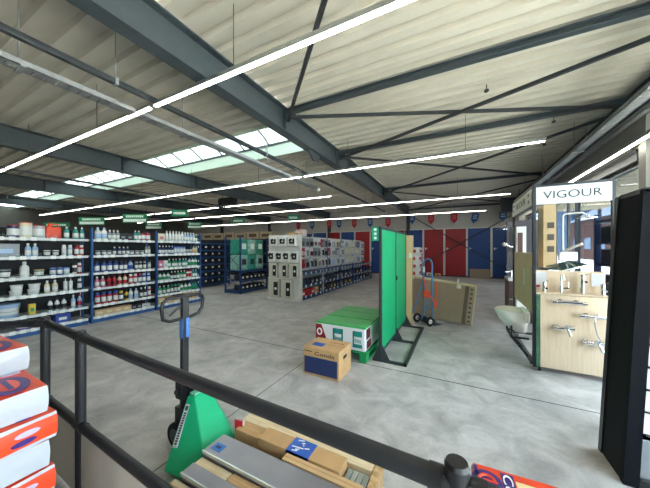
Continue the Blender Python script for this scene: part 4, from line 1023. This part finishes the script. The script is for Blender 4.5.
seq = [(0, 'grey mirror'), (1, 'white'), (2, 'cream'), (1, 'white'), (2, 'cream'), (0, 'grey mirror'), (3, 'charcoal'), (3, 'charcoal'), (4, 'mid grey'), (3, 'charcoal'), (3, 'charcoal')]  # pale lower tiles put a sun streak into the rack's colours
for i, (mi, nm_) in enumerate(seq):
    z = 0.07 + (0.3 if i else 0) + max(0, i-1)*0.15 ; hh = 0.27 if i == 0 else 0.14
    lb = '%s glossy tile sample, %s from the bottom of the black leaning rack' % (nm_, ORD[i])
    t = thing('tile_sample', lb, 'tile', (0.985+0.075+math.tan(R(2.8))*z, 2.51, z), (R(-14 if i else -6), 0, 0), group='tile samples on the black rack')
    b = MB(); b.box(0, 0.84, 0.0, 0.012, 0, hh*0.92); b.build('tile', TL[mi], t, bevel=0.002)
    b = MB(); b.box(0, 0.84, -0.03, 0.02, -0.008, 0.0); b.build('carrier', BLACK, t)

# ------------------------------------------------------------------ railing in the foreground
RY = 0.694
o = thing('railing', 'black tubular railing with two rails crossing the foreground', 'railing', (-0.007, RY, 0), (0, 0, R(-1.82)))
def tubec(p0, p1, r, nm_, m=RAILM):
    b = MB(); b.cyl(p0, p1, r, 24); return b.build(nm_, m, o, smooth=True)
ZT, ZB = 1.04, 0.482
for x, r, top in ((0.0, 0.0275, 1.086), (-2.12, 0.0275, 1.07), (-2.75, 0.0275, 1.075)):
    tubec((x, 0, 0), (x, 0, top), r, 'post')
    b = MB(); b.cyl((x, 0, top), (x, 0, top+0.01), r*1.02, 24, r*0.85); b.build('post_cap', BLKPL, o, smooth=True)
    b = MB(); b.cyl((x, 0, 0), (x, 0, 0.012), r*1.9, 20); b.build('base_flange', RAILM, o)
tubec((-2.75, 0, ZT), (0.9, 0, ZT), 0.026, 'top_rail')
tubec((-2.75, 0, ZB), (0.9, 0, ZB), 0.026, 'lower_rail')
for x in (-0.046, 0.046, -2.08, -2.16, -2.71):
    for z in (ZT, ZB):
        b = MB(); b.cyl((x-0.016, 0, z), (x+0.016, 0, z), 0.0295, 20); b.build('sleeve', BLKPL, o, smooth=True)
tubec((-2.75, 0, ZT), (-3.4, -0.545, ZT), 0.026, 'return_rail')
tubec((-3.4, -0.545, 0), (-3.4, -0.545, 1.075), 0.0275, 'post')
b = MB(); b.cyl((-2.785, -0.0295, ZT), (-2.815, -0.0545, ZT), 0.031, 20); b.build('sleeve', BLKPL, o, smooth=True)
b = MB(); b.box(-2.71, -0.04, -0.006, 0.006, 0.03, ZB-0.025); b.build('kick_panel', mat('kick_cream', 'b7b3a6', 0.5, 0, 0.04, 2), o)

# ------------------------------------------------------------------ pallet truck
o = thing('pallet_truck', 'green hand pallet truck with black tiller behind the railing', 'pallet truck', (-1.95, 1.4, 0))
hp = [(0.03,-0.05,0.43), (0.11,-0.05,0.44), (0.11,0.09,0.44), (0.03,0.09,0.43), (0.13,-0.305,0.05), (0.30,-0.29,0.05), (0.13,0.22,0.05), (0.42,-0.27,0.05), (0.42,0.14,0.05), (0.41,-0.2,0.17), (0.41,0.05,0.19), (0.0,0.0,0.05)]
b = MB(); b.hull(hp); b.build('cover', JACKG, o, bevel=0.012, seg=3)
b = MB(); b.box(0.035, 0.1, -0.04, 0.08, 0.432, 0.452); b.build('cover_cap', mat('cap_green', '5fae8b', 0.4), o, bevel=0.006)
# sticker along the near edge of the cover
A, B_, C_ = Vector(hp[0]), Vector(hp[4]), Vector(hp[5])
nrm = (B_-A).cross(C_-A).normalized()
if nrm.y > 0: nrm = -nrm
d = (B_-A).normalized(); p0 = A + d*0.06 + nrm*0.004; side = d.cross(nrm).normalized()
if side.x < 0: side = -side
b = MB()
M = Matrix(((d.x,side.x,nrm.x,p0.x),(d.y,side.y,nrm.y,p0.y),(d.z,side.z,nrm.z,p0.z),(0,0,0,1)))
b.box(0, 0.27, 0.012, 0.055, -0.006, 0.004, 0, M); s = b.build('white_sticker', SIGNW, o, bevel=0.002)
b = MB()
for k in range(13): b.box(0.055+k*0.0155, 0.066+k*0.0155, 0.023, 0.045, 0.004, 0.0055, 0, M)
b.box(0.012, 0.042, 0.02, 0.047, 0.004, 0.0055, 0, M); b.build('sticker_print', mat('sticker_ink', '2e4a42', 0.5), s)
for y in (-0.17, 0.17):
    b = MB(); b.box(0.4, 1.48, y-0.075, y+0.075, 0.045, 0.095); b.build('fork', JACKG, o, bevel=0.012)
    b = MB(); b.cyl((1.35, y-0.035, 0.042), (1.35, y+0.035, 0.042), 0.041, 16); b.build('fork_roller', OFFW, o)
for y in (-0.07, 0.07):
    b = MB(); b.cyl((-0.07, y-0.028, 0.1), (-0.07, y+0.028, 0.1), 0.1, 24); w = b.build('steering_wheel', RUBBER, o, bevel=0.01, smooth=True)
    b = MB(); b.cyl((-0.07, y-0.03, 0.1), (-0.07, y+0.03, 0.1), 0.06, 20); b.build('wheel_hub', STEEL, w)
b = MB(); b.cyl((-0.07, 0, 0.12), (-0.07, 0, 0.46), 0.045, 18); b.box(-0.13, 0.0, -0.055, 0.055, 0.16, 0.3); b.cyl((-0.02, 0.0, 0.3), (0.02, 0.0, 0.5), 0.02, 12); b.build('hydraulic_pump', BLKPL, o, smooth=True)
b = MB(); b.box(-0.14, -0.05, -0.05, 0.05, 0.36, 0.5); b.cyl((-0.11, -0.07, 0.42), (-0.11, 0.07, 0.42), 0.02, 12); b.build('tiller_joint', BLKPL, o, bevel=0.01)
b = MB(); b.bar((-0.09, 0, 0.42), (-0.085, 0.0, 1.2), 0.058, 0.04, up=(1,0,0)); b.build('tiller', BLACK, o, bevel=0.008)
b = MB(); b.box(-0.066, -0.064, -0.001, 0.027, 0.86, 1.02); b.box(-0.107, -0.064, -0.031, -0.0295, 0.86, 1.02); b.build('blue_sticker', mat('sticker_blue', '3f76c0', 0.4), o)
gp = [(-0.19, 1.13), (-0.18, 1.175), (-0.14, 1.2), (0.12, 1.2), (0.165, 1.185), (0.175, 1.15), (0.165, 1.08), (0.13, 1.035), (0.06, 1.02), (-0.13, 1.02), (-0.18, 1.045)]
b = MB(); b.tube([(-0.085, y, z) for y, z in gp], 0.0135, 10, closed=True); b.build('grip_loop', BLKPL, o, smooth=True)
b = MB(); b.tube([(-0.1, -0.12, 1.06), (-0.1, -0.06, 1.1), (-0.09, -0.01, 1.13)], 0.009, 8); b.build('release_lever', BLKPL, o, smooth=True)

# ------------------------------------------------------------------ pallet load: timber, cartons and metal profiles
PX0, PX1, PY0, PY1 = -1.5, -0.42, 0.94, 1.6
pallet('pallet', 'pale wooden pallet loaded with long profiles in front of the railing pallet truck', (PX0, PY0, 0), PX1-PX0, PY1-PY0, PINE)
def item(name, label, cat, x0, x1, y0, y1, z0, z1, m, bevel=0.004, group=None, tilt=0, extra=None, body='body'):
    o = thing(name, label, cat, (x0, y0, z0), (R(tilt), 0, 0), group)
    b = MB(); b.box(0, x1-x0, 0, y1-y0, 0, z1-z0); b.build(body, m, o, bevel=bevel)
    if extra: extra(o)
    return o
Z0 = 0.146
item('timber', 'long pale timber along the far edge of the loaded wooden pallet', 'timber', -1.5, -0.47, 1.51, 1.6, Z0, 0.275, PINE)
item('timber', 'chipboard end block at the right end of the loaded pallet', 'timber', -0.465, -0.42, 1.3, 1.6, Z0, 0.265, wood('chipboard', 'd8b988', 'a98556', (9, 9, 9)))
def tape(o):
    b = MB(); b.box(0.235, 0.4, -0.003, 0.123, 0.13, 0.163); b.box(0.235, 0.4, -0.003, 0.0, 0.05, 0.163)
    t = b.build('blue_tape', mat('tape_blue', '1f57b0', 0.3, 0, 0.2, 20), o, bevel=0.004)
    b = MB(); q2 = random.Random(4)
    for k in range(7): b.bar((0.25+q2.random()*0.1, 0.01+0.015*k, 0.165), (0.3+q2.random()*0.09, 0.02+0.015*k, 0.165), 0.006, 0.003)
    b.build('white_print', WHITE, t)
item('carton', 'long cardboard carton bound with blue printed tape on the wooden pallet', 'carton', -1.23, -0.62, 1.38, 1.5, Z0, 0.306, CARD, extra=tape)
item('carton', 'short cardboard carton behind the red tag at the left of the pallet load', 'carton', -1.46, -1.245, 1.4, 1.5, Z0, 0.28, CARD, extra=lambda o: MB().box(0.02, 0.2, 0.045, 0.055, 0.133, 0.136).build('tape', CARDL, o))
o = thing('tag', 'red plastic tag standing on the far left corner of the wooden pallet', 'tag', (-1.5, 1.43, 0.2), (0, 0, R(10)))
b = MB(); b.box(0, 0.075, 0, 0.02, -0.054, 0.13); b.build('holder', mat('tag_clear', 'b7b0aa', 0.3), o)
b = MB(); b.box(0.006, 0.07, -0.004, 0, 0.04, 0.12); b.build('red_card', mat('tag_red', 'cf2430', 0.4), o)
def sh(o):
    for k in range(4):
        b = MB(); b.box(0.01+k*0.035, 0.035+k*0.035, 0.006, 0.11, 0.1, 0.113); b.build('glass_block', mat('glass_block', 'a7aca4', 0.15, 0.3, 0.1), o)
item('sample_pack', 'pack of grey glass strips beside the taped carton on the pallet', 'pack', -0.61, -0.47, 1.37, 1.5, Z0, 0.25, mat('pack_grey', '8f8f88', 0.4), extra=sh)
item('carton_strip', 'narrow cardboard strip in front of the taped carton on the pallet', 'carton', -0.98, -0.47, 1.315, 1.37, Z0, 0.3, CARDL, extra=lambda o: MB().box(0.0, 0.51, 0.025, 0.03, 0.153, 0.156).build('tape', CARD, o))
SHEET = mat('metal_sheet', '918d93', 0.3, 0.55, 0.06, 6)
def prof(name, label, x0, x1, y0, y1, z, sticker):
    o = thing(name, label, 'profile', (x0, y0, Z0))
    L, W, hh = x1-x0, y1-y0, z-Z0
    b = MB(); b.box(0, L, 0.0, W, hh-0.012, hh); b.box(0, L, 0, 0.006, 0.0, hh); b.box(0, L, W-0.006, W, 0.0, hh); b.build('channel', SHEET, o, bevel=0.003)
    b = MB(); b.box(-0.002, L, -0.008, 0.0, hh-0.018, hh+0.002); b.box(-0.002, L, W, W+0.022, hh-0.04, hh-0.03); b.build('lip', mat('lip_light', 'd5dcd8', 0.25, 0.4), o)
    if sticker:
        b = MB(); b.box(0.03, 0.11, 0.03, 0.09, hh, hh+0.002); st = b.build('blue_sticker', mat('sticker_blue2', '2e6fb4', 0.4), o)
        b = MB(); b.box(0.05, 0.09, 0.05, 0.07, hh+0.002, hh+0.003); b.build('sticker_print', NAVY, st)
prof('metal_profile', 'wide silver metal profile with blue sticker lying along the pallet', -1.47, -0.45, 1.14, 1.305, 0.3, True)
prof('metal_profile', 'narrow silver metal profile nearest the railing on the pallet', -1.46, -0.45, 0.985, 1.065, 0.28, False)
item('timber', 'pale timber batten between the two silver profiles', 'timber', -1.47, -1.2, 1.075, 1.132, Z0, 0.262, PINE)
item('carton', 'flat cardboard piece between the two silver profiles', 'carton', -1.19, -0.45, 1.075, 1.132, Z0, 0.268, CARD, extra=lambda o: MB().box(0, 0.74, 0.024, 0.03, 0.121, 0.124).build('tape', CARDL, o))
item('timber', 'pale timber edge batten on the near edge of the pallet', 'timber', -1.5, -0.45, 0.94, 0.975, Z0, 0.235, PINE)

# ------------------------------------------------------------------ sacks
SKW = mat('sack_white', 'a9adb3', 0.38, 0, 0.04, 14, bump=0.5); SKO = mat('sack_orange', 'd8401a', 0.38, 0, 0.06, 10, bump=0.35); SKP = mat('sack_purple', '33206b', 0.4)
def sack(loc, rz, label, white_side, lx=0.62, ly=0.42, hh=0.112, group='orange and white sacks stacked by the railing', detail=True):
    o = thing('sack', label, 'sack', loc, (0,0,rz), group)
    bm = bmesh.new(); nx, ny, nz = 14, 10, 4
    q3 = random.Random(hash(label) % 997 if False else int(sum(ord(c) for c in label)))
    bmesh.ops.create_cube(bm, size=1.0)
    bmesh.ops.subdivide_edges(bm, edges=bm.edges[:], cuts=7, use_grid_fill=True)
    for v in bm.verts:
        u, w, t = v.co.x*2, v.co.y*2, v.co.z*2
        pin = 1 - 0.07*abs(w)**4*abs(u)**2
        bul = (1-abs(u)**8)*(1-abs(w)**8)
        x = u*lx/2*(1-0.004*t*t) + (0.003*math.copysign(1, u)*(1-t*t) if abs(u) > 0.99 else 0)
        y = w*ly/2*(1-0.004*t*t) + (0.003*math.copysign(1, w)*(1-t*t) if abs(w) > 0.99 else 0)
        zc = hh/2*(0.93 + 0.07*bul)*t
        if abs(u) > 0.7: x += q3.uniform(-0.002, 0.002)
        v.co = Vector((x, y, hh/2 + zc*1.0 + q3.uniform(-0.0015, 0.0015)))
    for f in bm.faces:
        n = f.normal; c = f.calc_center_median()
        top = abs(n.z) > 0.7
        if top: f.material_index = 1 if (abs(c.x) < lx/2*0.9 and abs(c.y) < ly/2*0.97) else 0
        elif white_side: f.material_index = 0
        else: f.material_index = 1 if 0.2*hh < c.z < 0.8*hh else 0
    me = bpy.data.meshes.new('bag'); bm.to_mesh(me); bm.free()
    for m in (SKW, SKO): me.materials.append(m)
    for p in me.polygons: p.use_smooth = True
    me.set_sharp_from_angle(angle=R(42))
    bag = bpy.data.objects.new('bag', me); COL.objects.link(bag); bag.parent = o
    if detail:
        zt = hh + 0.001
        b = MB(); b.lathe([(0.095, 0, 0), (0.095, 0.003, 0)], seg=24)
        for v in b.bm.verts: v.co = Vector((v.co.x*1.1, v.co.y*0.65, v.co.z))
        lg = b.build('oval_logo', SKP, o, loc=(0.185, 0.125, zt-0.001))
        b = MB(); b.lathe([(0.06, 0, 0), (0.06, 0.002, 0)], seg=24)
        for v in b.bm.verts: v.co = Vector((v.co.x*1.15, v.co.y*0.55, v.co.z))
        b.build('logo_ring', SKO, lg, loc=(0.0, 0.0, 0.0025))
        b = MB(); b.box(-0.06, 0.06, -0.008, 0.008, 0.004, 0.006); b.build('logo_bar', SKP, lg)
        b = MB(); b.box(-0.07, 0.06, 0.135, 0.19, zt-0.001, zt+0.002); b.build('pale_label', mat('label_lilac', 'a9a3bd', 0.5), o)
        if not white_side:
            xs_ = lx/2 + 0.004
            for zc, yc, cl in ((hh*0.6, 0.125, mat('label_lilac', '6a5fa0', 0.5)), (hh*0.34, 0.115, SKP)):
                b = MB(); b.cyl((xs_-0.008, 0, 0), (xs_+0.001, 0, 0), 0.5, 24)
                for v in b.bm.verts: v.co = Vector((v.co.x, yc + v.co.y*0.07, zc + v.co.z*0.022))
                b.build('side_logo', cl, o)
    return o
pallet('pallet', 'wooden pallet under the tall stack of orange and white sacks at the left edge', (-2.22, -0.02, 0), 0.8, 0.6, PINE)
spec = [('lowest sack of the tall left stack, orange and white', 0, 0.0, 0), ('second sack from the bottom of the tall left stack', 1, 0.01, 0), ('third sack from the bottom of the tall left stack', 0, 0.0, 0),
        ('fourth sack from the bottom of the tall left stack', 1, -0.01, 0), ('orange-sided sack at the bottom edge of the photo, fifth in the left stack', 0, 0.03, 2), ('white-sided sack under the orange one, third below the leaning top sack', 1, 0.015, -1),
        ('orange-sided sack with two oval logos just below the second white sack', 0, 0.035, 3), ('white-sided sack with orange top and purple oval logo, second from top', 1, 0.0, -1), ('topmost sack of the left stack, shifted back to the left', 1, -0.27, 2)]
for i, (lb, ws, dx, rz) in enumerate(spec):
    sack((-1.84+dx, 0.235, 0.147+i*0.1105), R(rz), lb, ws, detail=(i >= 4))
# sacks at the lower right
pallet('pallet', 'wooden pallet under the sacks at the lower right edge', (0.05, 1.03, 0), 0.85, 0.62, PINE)
for i in range(4):
    lb = ['bottom', 'second', 'third', 'top'][i] + ' orange sack of the short stack right of the railing post'
    s = sack((0.34, 1.235, 0.147+i*0.1105), R(3), lb, 0, lx=0.56, ly=0.4, group='orange sacks right of the railing post', detail=False)
    if i == 3:
        b = MB(); b.box(-0.275, -0.262, 0.13, 0.185, 0.111, 0.1135); b.build('purple_patch', SKP, s)
        b = MB(); b.lathe([(0.058, 0.111, 0), (0.058, 0.1135, 0)], c=(-0.23, 0.11, 0), seg=24); lg = b.build('round_logo', SKP, s)
        t = MB(); t.tube([(-0.23+0.03*math.cos(k*PI/8), 0.11+0.03*math.sin(k*PI/8), 0.1135) for k in range(14)], 0.007, 6); t.box(-0.245, -0.19, 0.105, 0.115, 0.1135, 0.116); t.build('logo_swirl', SKO, lg)
        b = MB(); b.box(-0.172, -0.125, -0.1, 0.18, 0.111, 0.1137); b.build('dark_band', SKP, s)
        lettering('Ceresit', 0.26, 0.036, WHITE, s, frame((-0.167, 0.172, 0.1138), (0,-1,0), (1,0,0)))
        b = MB(); b.box(-0.12, 0.25, -0.19, 0.155, 0.111, 0.1125); b.build('beige_field', mat('sack_beige', 'd9c08f', 0.5), s)
for i in range(3):
    lb = ['bottom', 'middle', 'top'][i] + ' white sack with dark print at the lower right corner'
    s = sack((0.745, 1.42, 0.147+i*0.1105), R(-4), lb, 1, lx=0.24, ly=0.42, group='white sacks at the lower right', detail=False)
    s.children[0].data.materials[1] = SKW
    b = MB(); b.box(-0.06, 0.08, -0.1, 0.14, 0.111, 0.113); b.build('dark_print', BLKPL, s)

# ------------------------------------------------------------------ outside, seen through the right hand windows
GND = mat('outside_paving', 'd6d1c6', 0.8, 0, 0.08, 1.5)
b = MB(); b.box(XR+0.25, 70, -30, 90, -0.35, -0.2); g_ = b.build('outside_ground', GND); struct(g_)
b = MB(); b.box(XL, XR+0.25, -30, YF-0.3, -0.35, -0.2); struct(b.build('outside_ground', GND))
CAN = mat('canopy_cream', 'd8cdb4', 0.6, 0, 0.03)
o = thing('canopy', 'cream ribbed canopy outside the right hand window', 'canopy', (XR+0.3, 6.0, 3.3))
b = MB(); b.box(0, 2.6, 0, 10, 0.06, 0.1); b.build('roof_sheet', CAN, o)
b = MB()
for k in range(28): b.box(0, 2.6, 0.1+k*0.36, 0.16+k*0.36, 0.0, 0.06)
b.build('rib', CAN, o)
for y in (0.2, 5, 9.8):
    b = MB(); b.box(2.5, 2.6, y-0.05, y+0.05, -3.5, 0.0); b.build('post', STEEL, o)
OB = mat('outside_blue', '3f76ae', 0.5)
o = thing('storage_rack', 'bright blue outdoor storage rack seen through the window behind the taps', 'rack', (3.5, 8.6, -0.2))
for x in (0, 0.9):
    for y in (0, 1.7):
        b = MB(); b.box(x-0.05, x+0.05, y-0.06, y+0.06, 0, 2.75); b.build('post', OB, o)
for z in (0.5, 1.3, 1.9, 2.5):
    b = MB(); b.box(-0.03, 0.93, 0, 1.7, z, z+0.07); b.build('shelf', OB, o)
for i, (z, m, h, lb) in enumerate(((0.57, OFFW, 0.5, 'white bundle on the lowest shelf of the outdoor blue rack'), (1.37, mat('pale_blue_wrap', '8fb0bf', 0.4), 0.4, 'pale blue bundle on the middle shelf of the outdoor blue rack'), (1.97, mat('teal_box', '3f8f8c', 0.5), 0.42, 'teal crate on the upper shelf of the outdoor blue rack'))):
    o = thing('bundle', lb, 'bundle', (3.5, 8.7, z-0.2)); b = MB(); b.box(0.0, 0.85, 0.1, 1.4, 0, h); b.build('body', m, o, bevel=0.03)
    b = MB(); b.box(0.0, 0.002, 0.4, 0.5, 0, h); b.box(-0.003, 0.0, 0.4, 0.46, 0.02, h-0.02); b.build('strap', BLKPL, o)
o = thing('outside_building', 'reddish brown building across the yard outside', 'building', (18, 30, -0.2))
b = MB(); b.box(0, 12, 0, 34, 0, 6.2); b.build('wall', mat('brick_brown', '5e3a2e', 0.8, 0, 0.15, 2), o)
b = MB(); b.prism([(-0.5, 6.2), (12.5, 6.2), (6, 10.5)], 'y', -0.4, 34.4); b.build('roof', mat('roof_grey', '4b5a6a', 0.6), o)
for k in range(7):
    b = MB(); b.box(-0.05, 0.02, 2+k*4.6, 4.2+k*4.6, 1.6, 3.4); b.build('window', mat('far_glass', '6e8294', 0.1), o)
o = thing('outside_building', 'tall blue-grey block added to hide the sky left of the brown building', 'building', (20, 70, -0.2))
b = MB(); b.box(0, 14, 0, 26, 0, 11); b.build('wall', mat('sky_cover_blue', '4f6276', 0.7), o)  # added block, raised to cover the bright sky in place of a hill
b = MB(); b.prism([(-0.5, 11), (14.5, 11), (7, 17)], 'y', -0.4, 26.4); b.build('roof', mat('roof_grey', '4b5a6a', 0.6), o)

# ------------------------------------------------------------------ sky, sun, camera, view
w = bpy.data.worlds.new('sky'); SC.world = w; w.use_nodes = True
nt = w.node_tree; bg = nt.nodes['Background']
bg.inputs['Color'].default_value = (0.74, 0.86, 1.0, 1); bg.inputs['Strength'].default_value = 6.0
sun = bpy.data.lights.new('sun', 'SUN'); sun.energy = 27.0; sun.angle = R(0.6); sun.color = (1, 0.95, 0.88)
so = bpy.data.objects.new('sun', sun); COL.objects.link(so)
sd = Vector((-0.12, 0.55, 0.83)).normalized()            # towards the sun
so.rotation_euler = sd.to_track_quat('Z', 'Y').to_euler(); so.location = (-10, 10, 30)
def portal(name, loc, rot, sx, sy):
    l = bpy.data.lights.new(name, 'AREA'); l.shape = 'RECTANGLE'; l.size = sx; l.size_y = sy; l.cycles.is_portal = True
    p = bpy.data.objects.new(name, l); COL.objects.link(p); p.location = loc; p.rotation_euler = rot
portal('window_portal', (XR+0.3, 10.4, 1.63), (0, R(90), 0), 2.9, 8.5)
portal('window_portal', (XR+0.3, 0.8, 1.87), (0, R(90), 0), 3.4, 8.9)
portal('window_portal', ((FX0+FX1)/2, YF-0.3, 1.95), (R(90), 0, 0), FX1-FX0, 3.7)

cam = bpy.data.cameras.new('camera'); cam.sensor_width = 36; cam.lens = 262/650*36; cam.shift_y = 4/650; cam.clip_start = 0.05; cam.clip_end = 300
co = bpy.data.objects.new('camera', cam); COL.objects.link(co); co.location = (0, 0, H); co.rotation_euler = (R(90), 0, R(27.3))
SC.camera = co
vs = SC.view_settings
vs.view_transform = 'Standard'; vs.look = 'None'; vs.gamma = 1; vs.use_curve_mapping = False; vs.exposure = 0.8
cy = SC.cycles
cy.use_denoising = True; cy.max_bounces = 8; cy.diffuse_bounces = 5; cy.glossy_bounces = 4; cy.transparent_max_bounces = 12; cy.sample_clamp_indirect = 6.0
cy.caustics_reflective = False; cy.caustics_refractive = False
